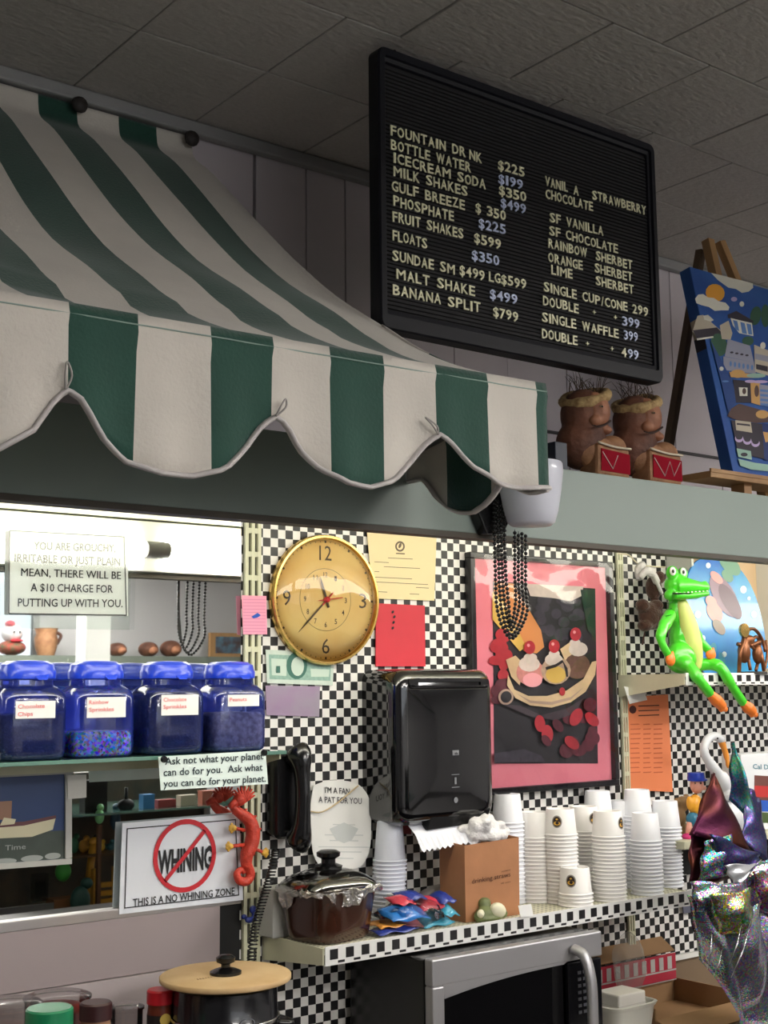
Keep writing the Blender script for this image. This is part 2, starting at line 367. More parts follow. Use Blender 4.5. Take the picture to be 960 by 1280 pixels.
for a, b in zip(xs_[:-1], xs_[1:]):
    if b-a < 1e-6: continue
    mid = (a+b)/2; k = next(i for i in range(len(FX)-1) if FX[i] >= mid >= FX[i+1])
    col = 1 if k % 2 == 0 else 0
    vs = []
    for x in (a, b):
        zb = lerp(BX, BZ, x)
        for j in range(NV):
            t = j/(NV-1); z = vtop(x)+(zb-vtop(x))*t
            y = 1.6-wav(x, t)-(.006*(1-((t-.08)/.08)**2) if t < .16 else 0)
            vs.append((x, y, z))
    va.add(vs, [(j, j+1, NV+j+1, NV+j) for j in range(NV-1)], col)
va.build('valance', [AWW, AWG], aw, smooth=True, solid=.003, weld=True)
pp = [(x, 1.598-wav(x, 1), lerp(BX, BZ, x)+.002) for x in xs_]
MB().tube(pp, .0075, 8, flat=.55).build('piping', AWT, aw, smooth=True)
MB().tube([(x, 1.5955-wav(x, .12), vtop(x)-.0155) for x in xs_], .0012, 5).build('stitching', mat('stitch', (150, 170, 160), .7), aw, smooth=True)
for (x, y), (x2, y2) in (((82, 488), (84, 452)), ((345, 520), (357, 499)), ((548, 543), (532, 522))):
    a = at(x, y, Y=1.59); b = at(x2, y2, Y=1.588)
    MB().tube(arc([a, (a+b)/2+Vector((-.004, -.006, 0)), b, (a+b)/2+Vector((.005, -.006, 0)), a], 4), .0016, 6).build('tie_loop', mat('tie_cord', (170, 165, 160), .7), aw, smooth=True)
# side valance running back to the header
sp = [(1.603, 2.087), (1.64, 2.085), (1.668, 2.094), (1.70, 2.115), (1.714, 2.12), (1.73, 2.10), (1.76, 2.08), (1.796, 2.068), (1.83, 2.072), (1.86, 2.083), (1.898, 2.109), (1.925, 2.14), (1.946, 2.152), (1.96, 2.15), (1.984, 2.15)]
sv = MB(); ys = [1.603+.380*i/28 for i in range(29)]
def stop(y): return lerp(PY[::-1], PZ[::-1], y)
for a, b in zip(ys[:-1], ys[1:]):
    vs = []
    for y in (a, b):
        zb = lerp([p[0] for p in sp], [p[1] for p in sp], y); zt = stop(y)-.004; xt = 1.450+(2.6-y)*.152
        for j in range(6): t = j/5; vs.append((xt+(1.606-xt)*min(1, t*1.6)+.004*math.sin(y*50)*t, y, zt+(zb-zt)*t))
    sv.add(vs, [(j, j+1, 6+j+1, 6+j) for j in range(5)], 1 if (a < 1.625 or a > 1.73 and a < 1.85) else 0)
sv.build('side_valance', [AWW, AWG], aw, smooth=True, solid=.003, weld=True)
MB().tube([(1.606, y, lerp([p[0] for p in sp], [p[1] for p in sp], y)) for y in ys], .0075, 8, flat=.55).build('side_piping', AWT, aw, smooth=True)
bxr = MB().tube([(-1.3, 1.612, 2.252), (1.596, 1.612, 2.262)], .008, 8).tube([(1.596, 1.612, 2.262), (1.596, 1.984, 2.20)], .008, 8)
bxr.build('front_bar', mat('galvanised', (120, 120, 122), .4, metal=.7), aw, smooth=True)
for x, y in ((97, 133), (237, 175)):
    p = at(x, y, Y=2.575); k = MB().lathe([(.002, .0), (.016, .002), (.019, .01), (.014, .018), (.006, .026), (.005, .04)], p+Vector((0, -.02, 0)), 12, M=Matrix.Rotation(-PI/2, 3, 'X'))
    k.build('fixing_knob', mat('rusty_knob', (52, 46, 44), .6), aw, smooth=True)
# ================================================================ LETTER BOARD
FR = mat('board_frame', (15, 16, 25), .5, spec=.3); LBK = mat('board_felt', (24, 23, 26), .75)
XA, XB, ZA, ZB = 1.556, 2.404, 2.458, 3.053
lb = thing('letter_board', 'black grooved letter board menu hanging under the ceiling, listing drinks and ice cream prices', 'menu board', (1.98, 2.02, ZA))
def rrect(x0, x1, z0, z1, r, y, n=6):
    out = []
    for cx, cz, a in ((x1-r, z1-r, 0), (x0+r, z1-r, 90), (x0+r, z0+r, 180), (x1-r, z0+r, 270)):
        for i in range(n+1):
            g = math.radians(a+90*i/n); out.append(Vector((cx+r*math.cos(g), y, cz+r*math.sin(g))))
    return out
def ring(mb, L, m=0):   # loft between rounded rectangles
    n = len(L[0]); vs = [v for l in L for v in l]; fs = []
    for i in range(len(L)-1):
        for j in range(n): fs.append((i*n+j, i*n+(j+1) % n, (i+1)*n+(j+1) % n, (i+1)*n+j))
    mb.add(vs, fs, m)
f = MB()
ring(f, [rrect(XA+.02, XB-.02, ZA+.035, ZB-.025, .004, 2.035), rrect(XA, XB, ZA, ZB, .02, 2.035), rrect(XA, XB, ZA, ZB, .02, 2.004), rrect(XA+.003, XB-.003, ZA+.003, ZB-.003, .018, 2.0),
         rrect(XA+.015, XB-.015, ZA+.030, ZB-.018, .006, 2.0), rrect(XA+.017, XB-.017, ZA+.032, ZB-.020, .005, 2.006), rrect(XA+.022, XB-.022, ZA+.042, ZB-.028, .004, 2.008), rrect(XA+.024, XB-.024, ZA+.044, ZB-.030, .004, 2.014)])
f.build('frame', FR, lb, smooth=True, sharp=25)
g = MB().box(XA+.02, XB-.02, 2.0165, 2.033, ZA+.025, ZB-.025)
z = ZA+.046
while z < ZB-.038:
    vs = [(XA+.024, 2.0165, z), (XB-.024, 2.0165, z), (XB-.024, 2.0125, z+.0012), (XA+.024, 2.0125, z+.0012), (XB-.024, 2.0125, z+.0050), (XA+.024, 2.0125, z+.0050), (XB-.024, 2.0165, z+.0062), (XA+.024, 2.0165, z+.0062)]
    g.add(vs, [(0, 1, 2, 3), (3, 2, 4, 5), (5, 4, 6, 7)]); z += .0086
g.build('grooved_panel', LBK, lb)
for x in (1.62, 2.33): MB().tube([(x, 2.03, 3.045), (x, 2.03, ZC-.002)], .004, 8).build('hanger', BLACK, lb, smooth=True)
LY = mat('letter_yellow', (242, 238, 202), .4); LW = mat('letter_white', (206, 216, 246), .4)
LM = {}
def letter(ch, p, wd, h, m):
    key = (ch, m.name)
    if key not in LM:
        vs, fs = glyphs(ch, .016); o0 = min(v[0] for v in vs); me = bpy.data.meshes.new('letter')
        n = len(vs); V = [((v[0]-o0), 0, v[1]/.7) for v in vs]
        edges = {}
        for q in fs:
            for i in range(len(q)):
                e = (q[i], q[(i+1) % len(q)]); edges[tuple(sorted(e))] = edges.get(tuple(sorted(e)), 0)+1 if True else 0
        F2 = list(fs)
        V2 = V+[(a, .12, c) for a, b, c in V]
        for q in fs:
            for i in range(len(q)):
                a, b = q[i], q[(i+1) % len(q)]
                if edges[tuple(sorted((a, b)))] == 1: F2.append((b, a, a+n, b+n))
        me.from_pydata(V2, [], F2); me.materials.append(m); me.update(); LM[key] = me
    o = bpy.data.objects.new('letter', LM[key]); C.objects.link(o); o.parent = lb
    q = Vector(p)-lb.location; o.location = q; o.scale = (wd, h*.9, h)
    o.rotation_euler = (0, random.uniform(-.02, .02), 0)
ADV = {'I': .36, 'M': .95, 'W': 1.05, ' ': .55, '/': .45, '1': .45, 'L': .62, 'J': .6, 'E': .66, 'F': .64, '-': .5, '*': .6, '$': .7}
def lrow(s, x0, y0, x1, y1, m=None, h=.0215):
    k = 2.3415; m = m or LY; Y = 2.0095
    A = at(440+x0/k, 30+y0/k, Y=Y); B = at(440+x1/k, 30+y1/k, Y=Y)
    tot = sum(ADV.get(c, .74) for c in s); z0 = (A.z+B.z)/2-h/2; sc = (B.x-A.x)/tot; x = A.x
    for c in s:
        ad = ADV.get(c, .74)
        if c != ' ':
            vs, _ = glyphs(c, .016); gw = max(v[0] for v in vs)-min(v[0] for v in vs)
            wd = sc*ad*.84/gw if c not in 'I1/' else sc*ad*.55/gw
            letter(c, (x+(sc*ad*.08 if c not in 'I1/' else sc*ad*.22), Y, z0+random.uniform(-.0008, .0008)+(B.z-A.z)*((x-A.x)/(B.x-A.x)-.5)*.4), wd, h, m)
        x += sc*ad
for a in [('FOUNTAIN DR', 112, 312, 335, 372), ('NK', 343, 380, 382, 393), ('BOTTLE WATER', 112, 352, 350, 418), ('ICECREAM SODA', 120, 392, 393, 467), ('MILK SHAKES', 120, 430, 340, 487),
          ('GULF BREEZE', 115, 473, 332, 528), ('PHOSPHATE', 120, 517, 300, 562), ('FRUIT SHAKES', 118, 563, 328, 612), ('FLOATS', 118, 617, 222, 642), ('SUNDAE SM', 117, 678, 303, 716), ('$499', 314, 718, 390, 737),
          ('LG$599', 400, 738, 512, 762), ('MALT SHAKE', 128, 730, 362, 780), ('BANANA SPLIT', 118, 777, 378, 828), ('VANIL', 565, 458, 633, 478), ('A', 648, 485, 665, 488), ('STRAWBERRY', 703, 502, 862, 542), ('CHOCOLATE', 566, 497, 707, 533),
          ('SF VANILLA', 578, 565, 737, 605), ('SF CHOCOLATE', 577, 603, 780, 658), ('RAINBOW', 574, 640, 690, 668), ('SHERBET', 713, 677, 822, 705), ('ORANGE', 574, 680, 677, 707), ('SHERBET', 710, 713, 822, 740),
          ('LIME', 583, 718, 647, 731), ('SHERBET', 713, 750, 826, 777), ('SINGLE CUP/CONE', 560, 768, 808, 828), ('299', 820, 832, 868, 842), ('DOUBLE', 558, 808, 665, 833), ('SINGLE WAFFLE', 555, 857, 782, 905), ('DOUBLE', 555, 903, 662, 928),
          ('$225', 427, 412, 507, 432), ('$350', 430, 487, 512, 505), ('$ 350', 361, 538, 452, 560), ('$599', 357, 627, 438, 643), ('$799', 413, 843, 488, 856), ('4', 788, 960, 805, 963)]: lrow(*a)
for a in [('$199', 428, 452, 502, 468), ('$499', 435, 522, 511, 541), ('$225', 370, 583, 452, 600), ('$350', 350, 674, 433, 692), ('$499', 403, 790, 486, 806), ('399', 790, 868, 843, 876), ('399', 795, 908, 838, 916), ('99', 807, 962, 840, 968)]: lrow(*a, m=LW)
for x, y in ((710, 843), (772, 858), (690, 935), (762, 950)):
    p = at(440+x/2.3415, 30+y/2.3415, Y=2.009); st = MB()
    st.prism([p+Vector((math.cos(i*PI/4)*(.0065 if i % 2 == 0 else .0022), 0, math.sin(i*PI/4)*(.0055 if i % 2 == 0 else .0022))) for i in range(8)], (0, .003, 0)); st.build('ditto_mark', LY, lb)
# ================================================================ SCONCE + NECKLACES
sc_ = thing('wall_sconce', 'white glass bowl lamp on a black holder on the green header, beads hanging from it', 'lamp', (1.84, 1.9, 2.06))
SH = mat('frosted_glass', (226, 228, 240), .3, coat=.4)
cx = at(672, 600, Y=1.87); 
pf = [(.058, 2.198), (.062, 2.200), (.066, 2.196), (.067, 2.18), (.062, 2.14), (.055, 2.10), (.048, 2.077), (.040, 2.071), (.001, 2.070)]
MB().lathe([(.001, 2.076), (.037, 2.077), (.044, 2.082), (.058, 2.14), (.0625, 2.18), (.061, 2.193)]+[(.064, 2.199)]+pf[2:], (cx.x+.004, 1.895, 0), 32).build('lamp_shade', SH, sc_, smooth=True, sharp=60)
hx = MB().prism([at(x, y, Y=1.955) for x, y in ((601, 628), (627, 617), (637, 652), (630, 667), (609, 668), (598, 640))], (0, .028, 0)); hx.build('holder', BLACK, sc_, bevel=.003)
MB().tube([(cx.x-.01, 1.984, 2.15), (cx.x, 1.955, 2.145)], .02, 10).build('arm', BLACK, sc_, smooth=True)
BD = mat('bead_black', (20, 20, 24), .12, metal=.3, coat=1)
def necklace(label, xl, xr, yb, ytl, ytr, Y, r=.0036):
    L = [at(xl, ytl, Y=Y), at(xl+1.5, (ytl+yb)/2, Y=Y), at(xl+5, yb-32, Y=Y), at((xl+xr)/2+2, yb, Y=Y), at(xr+1, yb-30, Y=Y), at(xr, (ytr+yb)/2, Y=Y), at(xr, ytr, Y=Y)]
    path = arc(L, 14); t = thing('bead_necklace', label, 'necklace', L[0], 'black bead necklaces hanging from the lamp')
    pts = []; acc = 0; last = path[0]; step = r*2.15
    for p in path[1:]:
        d = (p-last).length
        while acc+d >= step:
            last = last+(p-last)*((step-acc)/d); pts.append(last.copy()); d = (p-last).length; acc = 0
        acc += d; last = p
    b = MB()
    for i, p in enumerate(pts): b.ell(p+Vector((0, random.uniform(-.0006, .0006), 0)), r, n=7, k=5)
    stuff(b.build('bead', BD, t, smooth=True)); MB().tube(path, .0008, 5).build('cord', BLACKM, t)
necklace('black bead necklace on the lamp, the outermost loop, hanging lowest', 617.5, 657, 798, 619, 668, 1.948, .0042)
necklace('black bead necklace on the lamp, the innermost and shortest loop', 630, 643.5, 781, 630, 662, 1.930, .0042)
necklace('black bead necklace on the lamp, second loop from outside', 622, 652.5, 794, 622, 666, 1.942, .0042)
necklace('black bead necklace on the lamp, third loop from outside', 626, 648, 787, 627, 664, 1.936, .0042)
# ================================================================ MIRROR WALL
MR = mat('mirror_glass', (236, 240, 238), .015, metal=1)
mi = thing('wall_mirror', 'large wall mirror behind the blue jars, silver channel along its lower edge', 'mirror', (.4, 2.6, 1.29))
MB().box(-1.2, 1.603, 2.598, 2.611, 1.292, 2.2055).build('glass', MR, mi)
MB().box(-1.2, 1.60, 2.584, 2.611, 1.277, 1.298).build('channel', mat('aluminium', (190, 186, 186), .3, metal=.8), mi, bevel=.002)
def standard(label, x0, x1, z0, z1, y0=2.588):
    t = thing('shelf_standard', label, 'shelf support', ((x0+x1)/2, 2.6, z0))
    w_ = (x1-x0)/5; b = MB()
    for i in (0, 2, 4): b.box(x0+i*w_, x0+(i+1)*w_, y0, 2.6, z0, z1)
    z = z0
    while z < z1:
        for i in (1, 3): b.box(x0+i*w_, x0+(i+1)*w_, y0+.0006, 2.6, z, min(z+.012, z1))
        z += .055
    b.build('rail', CREAM, t); MB().box(x0, x1, 2.596, 2.5995, z0, z1).build('slot_backing', mat('slot_shadow', (70, 68, 58), .8), t)
    return t
standard('cream slotted shelf rail at the mirror\'s right edge', 1.609, 1.652, .9, 2.2)
standard('cream slotted shelf rail between the framed dessert picture and the orange sheet', 2.874, 2.898, 1.0, 2.2)
standard('cream slotted shelf rail at the far right beyond the toys', 3.75, 3.775, 1.0, 2.2)
# ---- signs
def sheet(name, label, cat, px, Y, m, thick=.0012, prints=None, pm=None, group=None, bow=0):
    """flat sheet with corners given on the plane Y (tl,tr,br,bl)"""
    P = PXL(px, Y); t = thing(name, label, cat, P[3], group)
    MB().prism(P, (0, thick, 0)).build('sheet', m, t)
    return t, P
sl = clear('plastic_sleeve', (250, 252, 251), .05, .06, .03, 6)
t, P = sheet('plastic_sleeved_sign', 'white notice in a plastic sleeve on the mirror about a ten dollar charge', 'sign', [(12, 662), (160, 670), (160, 770), (10, 767)], 2.588, PAPER)
MB().prism(PXL([(1, 645), (171, 656), (168, 787), (0, 785)], 2.586), (0, .0006, 0)).build('sleeve', sl, t)
b = MB()
for a, c in (((12, 663), (155, 671)), ((155, 671), (158, 769)), ((158, 769), (11, 767)), ((11, 767), (12, 663))):
    p, q = at(*a, Y=2.5872), at(*c, Y=2.5872); d = (q-p).normalized(); n_ = Vector((-d.z, 0, d.x))*.0012; b.poly([p+n_, q+n_, q-n_, p-n_])
for s, x0, y0, x1, y1 in (('YOU ARE GROUCHY,', 42, 687, 144, 690), ('IRRITABLE OR JUST PLAIN', 18, 702, 150, 707), ('MEAN, THERE WILL BE', 26, 720, 151, 724), ('A $10 CHARGE FOR', 38, 739, 141, 741), ('PUTTING UP WITH YOU.', 22, 758, 153, 759)):
    text(b, s, at(x0, y0, Y=2.5875), at(x1, y1, Y=2.5875), .0165, bold=.012)
b.build('print', INK, t)
GS = clear('shelf_glass', (170, 205, 195), .12)
t, P = sheet('planet_sign', 'white notice clipped under the glass shelf, ask not what your planet can do for you', 'sign', [(198, 946), (332, 938), (335, 980), (201, 988)], 2.432, mat('paper_mint', (226, 240, 236), .7))
b = MB()
for s, x0, y0, x1, y1 in (('Ask not what your planet', 206, 956, 329, 949), ('can do for you.  Ask what', 204, 970, 328, 963), ('you can do for your planet.', 204, 984, 332, 977)):
    text(b, s, at(x0, y0, Y=2.4315), at(x1, y1, Y=2.4315), .0145, bold=.012)
b.build('print', mat('ink_teal', (24, 44, 54), .7), t)
for x, y in ((204, 949), (329, 941)):
    p = at(x, y, Y=2.424); MB().lathe([(.0065, 0), (.0075, .003), (.006, .008)], p, 14, M=Matrix.Rotation(PI/2, 3, 'X')).build('magnet', BLACK, t, smooth=True, sharp=40)
t, P = sheet('no_whining_sign', 'white metal sign with a red prohibition circle, this is a no whining zone', 'sign', [(153, 1029), (299, 1017), (304, 1125), (149, 1143)], 2.5815, mat('sign_white', (226, 230, 238), .3), .002)
b = MB()
def q2(u, v): return P[0]*(1-u)*(1-v)+P[1]*u*(1-v)+P[2]*u*v+P[3]*(1-u)*v
for e in ((.035, .965, .06, .072), (.035, .965, .93, .942)): b.poly([q2(e[0], e[2])+Vector((0, -.0012, 0)), q2(e[1], e[2])+Vector((0, -.0012, 0)), q2(e[1], e[3])+Vector((0, -.0012, 0)), q2(e[0], e[3])+Vector((0, -.0012, 0))])
for e in (.035, .957): b.poly([q2(e, .06)+Vector((0, -.0012, 0)), q2(e+.008, .06)+Vector((0, -.0012, 0)), q2(e+.008, .94)+Vector((0, -.0012, 0)), q2(e, .94)+Vector((0, -.0012, 0))])
text(b, 'WHINING', at(197, 1092, Y=2.5805), at(265, 1085, Y=2.5805), .047, bold=.035)
text(b, 'THIS IS A NO WHINING ZONE', at(166, 1133, Y=2.5805), at(293, 1118, Y=2.5805), .0155, bold=.012)
b.build('print', INK, t)
c = at(231.5, 1069.5, Y=2.579); b = MB(); ro, ri = .0775, .067
vs = disc(c, ro, ro, 40)+disc(c, ri, ri, 40); b.add(vs, [(i, (i+1) % 40, 40+(i+1) % 40, 40+i) for i in range(40)])
d = Vector((.70, 0, .714)); n_ = Vector((-d.z, 0, d.x))*.0045; b.poly([c+d*.07+n_, c+d*.07-n_, c-d*.07-n_, c-d*.07+n_]); b.build('prohibition_circle', RED, t)
# framed boat picture standing against the mirror
t, P = sheet('boat_picture', 'framed picture of a small white boat against dark blue, at the mirror\'s lower left', 'picture', [(-80, 975), (82, 965), (82, 1074), (-80, 1086)], 2.580, mat('print_blue', (36, 60, 104), .35, var=.1, vs=8), .008)
b = MB()
b.poly(PXL([(-80, 1046), (80, 1038), (81, 1073), (-80, 1085)], 2.5795), 0); b.poly(PXL([(-20, 1030), (30, 1027), (70, 1021), (66, 1037), (40, 1046), (0, 1048), (-20, 1046)], 2.579), 1)
b.poly(PXL([(-20, 1030), (30, 1027), (70, 1019), (70, 1023), (30, 1032), (-20, 1036)], 2.5785), 2); b.poly(PXL([(-20, 1003), (15, 1001), (14, 1024), (-20, 1026)], 2.5788), 3)
b.poly(PXL([(5, 1022), (20, 1024), (18, 1030), (0, 1032)], 2.578), 1)
for i, (x, y, r) in enumerate(((-30, 1080, 14), (5, 1077, 16), (40, 1073, 14), (66, 1070, 10))): b.poly(pell(x, y, r, 4, 2.5787, -5), 4)
text(b, 'Time', at(6, 1063, Y=2.5785), at(32, 1061, Y=2.5785), .010, 4)
b.build('print', [mat('print_water', (62, 74, 66), .5, var=.2, vs=30), mat('print_cream', (206, 200, 168), .5), mat('print_maroon', (96, 54, 58), .5), mat('print_tan', (140, 104, 82), .5), mat('print_grey', (150, 156, 152), .5)], t)
b = MB()
for q in ([(-80, 967), (92, 957), (92, 967), (-80, 976)], [(82, 957), (90, 957), (90, 1072), (82, 1073)], [(-80, 1086), (90, 1073), (90, 1080), (-80, 1093)]): b.prism(PXL(q, 2.574), (0, .016, 0))
b.build('frame', mat('frame_grey', (176, 176, 170), .4), t)
t, P = sheet('blank_note', 'blank grey paper note beside the boat picture on the mirror', 'paper', [(84, 969), (108, 968), (108, 997), (85, 999)], 2.571, mat('note_grey', (196, 196, 190), .7), .0006)
t, P = sheet('pink_note', 'pink lined note with a blue mark on the cream rail', 'paper', [(302, 744), (333, 745), (334, 793), (304, 793)], 2.585, mat('pink', (240, 160, 186), .7), .0008)
b = MB()
for i in range(11): b.poly(PXL([(304, 749+i*4), (332, 749.5+i*4), (332, 750.1+i*4), (304, 749.6+i*4)], 2.5845), 0)
b.poly(PXL([(314, 771), (322, 766), (326, 769), (322, 772), (317, 773)], 2.584), 1); b.build('print', [mat('rule_line', (205, 120, 160), .7), mat('blue_ink', (40, 90, 190), .7)], t)
t, P = sheet('dollar_bill', 'green dollar bill taped on the checkered wall under the clock', 'banknote', [(332, 812), (418, 816), (416, 857), (334, 854)], 2.594, mat('bill_paper', (200, 214, 204), .7, var=.08, vs=60), .0006)
b = MB(); b.poly(PXL([(336, 818), (414, 821), (413, 851), (337, 849)], 2.5935), 0); b.poly(PXL([(339, 823), (358, 824), (358, 845), (340, 844)], 2.593), 1); b.poly(pell(371, 832, 13, 17, 2.593), 2); b.poly(pell(372, 833, 8, 12, 2.5927), 1)
b.poly(PXL([(388, 836), (412, 837), (411, 846), (389, 846)], 2.593), 1)
text(b, '1', at(345, 841, Y=2.5925), at(350, 841, Y=2.5925), .016, 2)
b.build('print', [mat('bill_green', (150, 186, 172), .7, var=.2, vs=120), mat('bill_light', (196, 214, 202), .7), mat('bill_dark', (64, 112, 100), .7)], t)
t, P = sheet('lilac_card', 'faded lilac and grey card below the dollar bill', 'card', [(332, 857), (400, 858), (399, 896), (333, 894)], 2.5945, mat('lilac', (150, 140, 156), .5, col2=(150, 122, 156), vs=10), .001)
t, P = sheet('certificate', 'cream printed certificate on the checkered wall right of the clock', 'document', [(458, 655), (546, 662), (543, 751), (466, 748)], 2.594, mat('cream_paper', (236, 218, 172), .7), .0008)
b = MB()
for x0, x1, y in ((485, 516, 697), (468, 486, 702), (480, 525, 708), (468, 474, 714), (468, 515, 721), (468, 535, 727), (520, 536, 734), (468, 484, 739), (512, 524, 742)): b.poly(PXL([(x0, y), (x1, y+(x1-x0)*.05), (x1, y+.7+(x1-x0)*.05), (x0, y+.7)], 2.5935))
vs = pell(500, 683, 6, 6.6, 2.5935)+pell(500, 683, 4, 4.4, 2.5935); b.add(vs, [(i, (i+1) % 18, 18+(i+1) % 18, 18+i) for i in range(18)]); b.poly(pell(500, 682, 1.6, 3.4, 2.5935, 20)); b.poly(PXL([(495, 691), (506, 691.6), (506, 693), (495, 692.4)], 2.5935))
text(b, 'CITY OF', at(488, 673, Y=2.5935), at(512, 674, Y=2.5935), .003, 0) if False else None
b.build('print', mat('brown_ink', (110, 96, 80), .7), t)
t, P = sheet('red_card', 'plain red card with small black marks under the certificate', 'card', [(470, 754), (531, 757), (532, 833), (470, 833)], 2.592, mat('red_card', (204, 44, 60), .55, var=.05, vs=20), .003)
b = MB()
for x, y in ((491, 765), (493, 771), (492, 778), (491, 785)): b.poly(pell(x, y, 1.6, 2.2, 2.5905, 30, 6))
b.build('print', INK, t)
t, P = sheet('red_card', 'red paper sheet sticking out below the black towel dispenser', 'card', [(470, 1020), (516, 1026), (514, 1043), (471, 1040)], 2.592, mat('dark_red', (128, 24, 40), .6), .002)
t, P = sheet('orange_sheet', 'orange printed sheet hanging beside the cream rail', 'paper', [(777, 872), (835, 868), (841, 990), (780, 987)], 2.592, mat('orange_paper', (240, 140, 92), .7), .0008)
b = MB()
b.poly(pell(791, 887, 4.5, 5, 2.591), 0)
for i in range(3): b.poly(PXL([(798, 882+i*6), (824, 881+i*6), (824, 882.2+i*6), (798, 883.2+i*6)], 2.591), 0)
for i in range(11):
    for x0, x1 in ((788, 802), (804, 815), (817, 830)): b.poly(PXL([(x0, 905+i*6), (x1-random.random()*5, 904.5+i*6), (x1-2, 905.8+i*6), (x0, 906.3+i*6)], 2.591), 1)
b.build('print', [mat('print_brown', (80, 40, 34), .7), mat('print_orange_dark', (206, 104, 66), .7)], t)
t, P = sheet('white_tag', 'small blank white tag hanging over the orange sheet', 'tag', [(780, 858), (805, 861), (809, 875), (787, 880)], 2.56, PAPER, .0008)
# ---- glass shelf with its jars
ZS = 1.6165
gs = thing('glass_shelf', 'green-edged glass shelf in front of the mirror carrying blue jars', 'shelf', (1.0, 2.52, ZS-.008))
MB().box(-1.0, 1.625, 2.44, 2.592, ZS-.008, ZS).build('glass', mat('green_glass', (96, 134, 122), .08, coat=.5), gs, bevel=.001)
for x in (1.612, .4): MB().prism([(x, 2.588, ZS-.008), (x, 2.45, ZS-.008), (x, 2.45, ZS-.018), (x, 2.588, ZS-.045)], (.004, 0, 0)).build('bracket', CREAM, gs)
MB().box(-1.0, 1.60, 2.57, 2.598, ZS-.032, ZS-.009).build('rear_rail', CREAM, gs)
JB = clear('blue_plastic', (190, 200, 253), .10, .08)
_n = JB.node_tree; _o = _n.nodes['Material Output']; _l = _o.inputs[0].links[0].from_socket; _d = _n.nodes.new('ShaderNodeBsdfDiffuse'); _d.inputs[0].default_value = lin((70, 92, 200)); _t = _n.nodes.new('ShaderNodeBsdfTranslucent'); _t.inputs[0].default_value = lin((60, 90, 220)); _a = _n.nodes.new('ShaderNodeMixShader'); _b = _n.nodes.new('ShaderNodeMixShader')
_n.links.new(_d.outputs[0], _a.inputs[1]); _n.links.new(_t.outputs[0], _a.inputs[2]); _b.inputs[0].default_value = .2; _n.links.new(_l, _b.inputs[1]); _n.links.new(_a.outputs[0], _b.inputs[2]); _n.links.new(_b.outputs[0], _o.inputs[0]); JL = mat('blue_lid', (26, 66, 214), .3, coat=.3)
def jar(x, label, fill, m, txt, pxl):
    t = thing('plastic_jar', label, 'jar', (x, 2.512, ZS), 'blue plastic jars on the glass shelf')
    t.rotation_euler = (0, 0, 0); c = (x, 2.512, ZS)
    MB().lathe([(.001, .0015), (.050, .001), (.056, .006), (.058, .02), (.058, .118), (.055, .130), (.046, .140), (.040, .144), (.039, .158)], c, 40, sq=5, sx=1.18).build('body', JB, t, smooth=True, sharp=50)
    b = MB(); zt = fill; b.lathe([(.001, .004), (.050, .004), (.0545, .012), (.0545, zt-.006), (.05, zt+.002), (.001, zt+.004)], c, 32, sq=5, sx=1.18); b.build('filling', m, t, smooth=True)
    MB().lathe([(.043, .156), (.0475, .158), (.048, .172), (.046, .176), (.044, .186), (.034, .193), (.001, .195)], c, 36, sq=2.6, sx=1.15).build('lid', JL, t, smooth=True, sharp=40)
    MB().prism([(x-.004, 2.464, ZS+.163), (x+.026, 2.464, ZS+.163), (x+.02, 2.458, ZS+.155), (x+.002, 2.458, ZS+.155)], (0, .004, .006)).build('lid_tab', JL, t, bevel=.001)
    y = 2.4528; _p, _q = at(pxl[0], pxl[1], Y=y), at(pxl[2], pxl[3], Y=y); lx = _p.x; lw, lh, lz = _q.x-_p.x, _p.z-_q.z-.002, (_p.z+_q.z)/2
    lab = MB().box(lx, lx+lw, y, y+.0006, lz-lh/2, lz+lh/2).build('label_sticker', PAPER, t)
    b = MB()
    for i, s in enumerate(txt):
        zz = lz+(lh/2-.014)-i*.0145; text(b, s, (lx+.004, y-.0006, zz), (lx+min(lw-.004, .004+.0048*len(s)*1.25), y-.0006, zz+.0008), .008, bold=.0)
    b.build('lettering', mat('red_marker', (226, 70, 80), .7), lab)
    return t
CHO = mat('chocolate_chips', (26, 16, 20), .6, col2=(44, 28, 30), vs=160, bump=1, bs=180)
RNB = mat('rainbow_sprinkles', (240, 120, 60), .5, emit=0)
nt = RNB.node_tree; vo = nt.nodes.new('ShaderNodeTexVoronoi'); vo.inputs['Scale'].default_value = 190; hs = nt.nodes.new('ShaderNodeHueSaturation'); hs.inputs['Saturation'].default_value = 1.1; hs.inputs['Value'].default_value = 1.9
tc = nt.nodes.new('ShaderNodeTexCoord'); nt.links.new(tc.outputs['Object'], vo.inputs['Vector']); nt.links.new(vo.outputs['Color'], hs.inputs['Color']); nt.links.new(hs.outputs[0], nt.nodes['Principled BSDF'].inputs['Base Color'])
NUT = mat('chopped_nuts', (236, 216, 172), .7, col2=(170, 146, 112), vs=90, bump=1, bs=110)
jar(1.055, 'blue jar labelled chocolate chips, leftmost in the picture on the glass shelf', .086, CHO, ['Chocolate', 'Chips'], (20, 876, 69, 898))
jar(1.203, 'blue jar labelled rainbow sprinkles with a low layer of coloured sprinkles', .050, RNB, ['Rainbow', 'Sprinkles'], (109, 871, 157, 897))
jar(1.366, 'blue jar labelled chocolate sprinkles, filled nearly to the top with dark sprinkles', .126, CHO, ['Chocolate', 'Sprinkles'], (202, 868, 248, 894))
jar(1.521, 'blue jar labelled peanuts, rightmost on the glass shelf, pale chopped nuts inside', .082, NUT, ['Peanuts'], (285, 868, 324, 883))
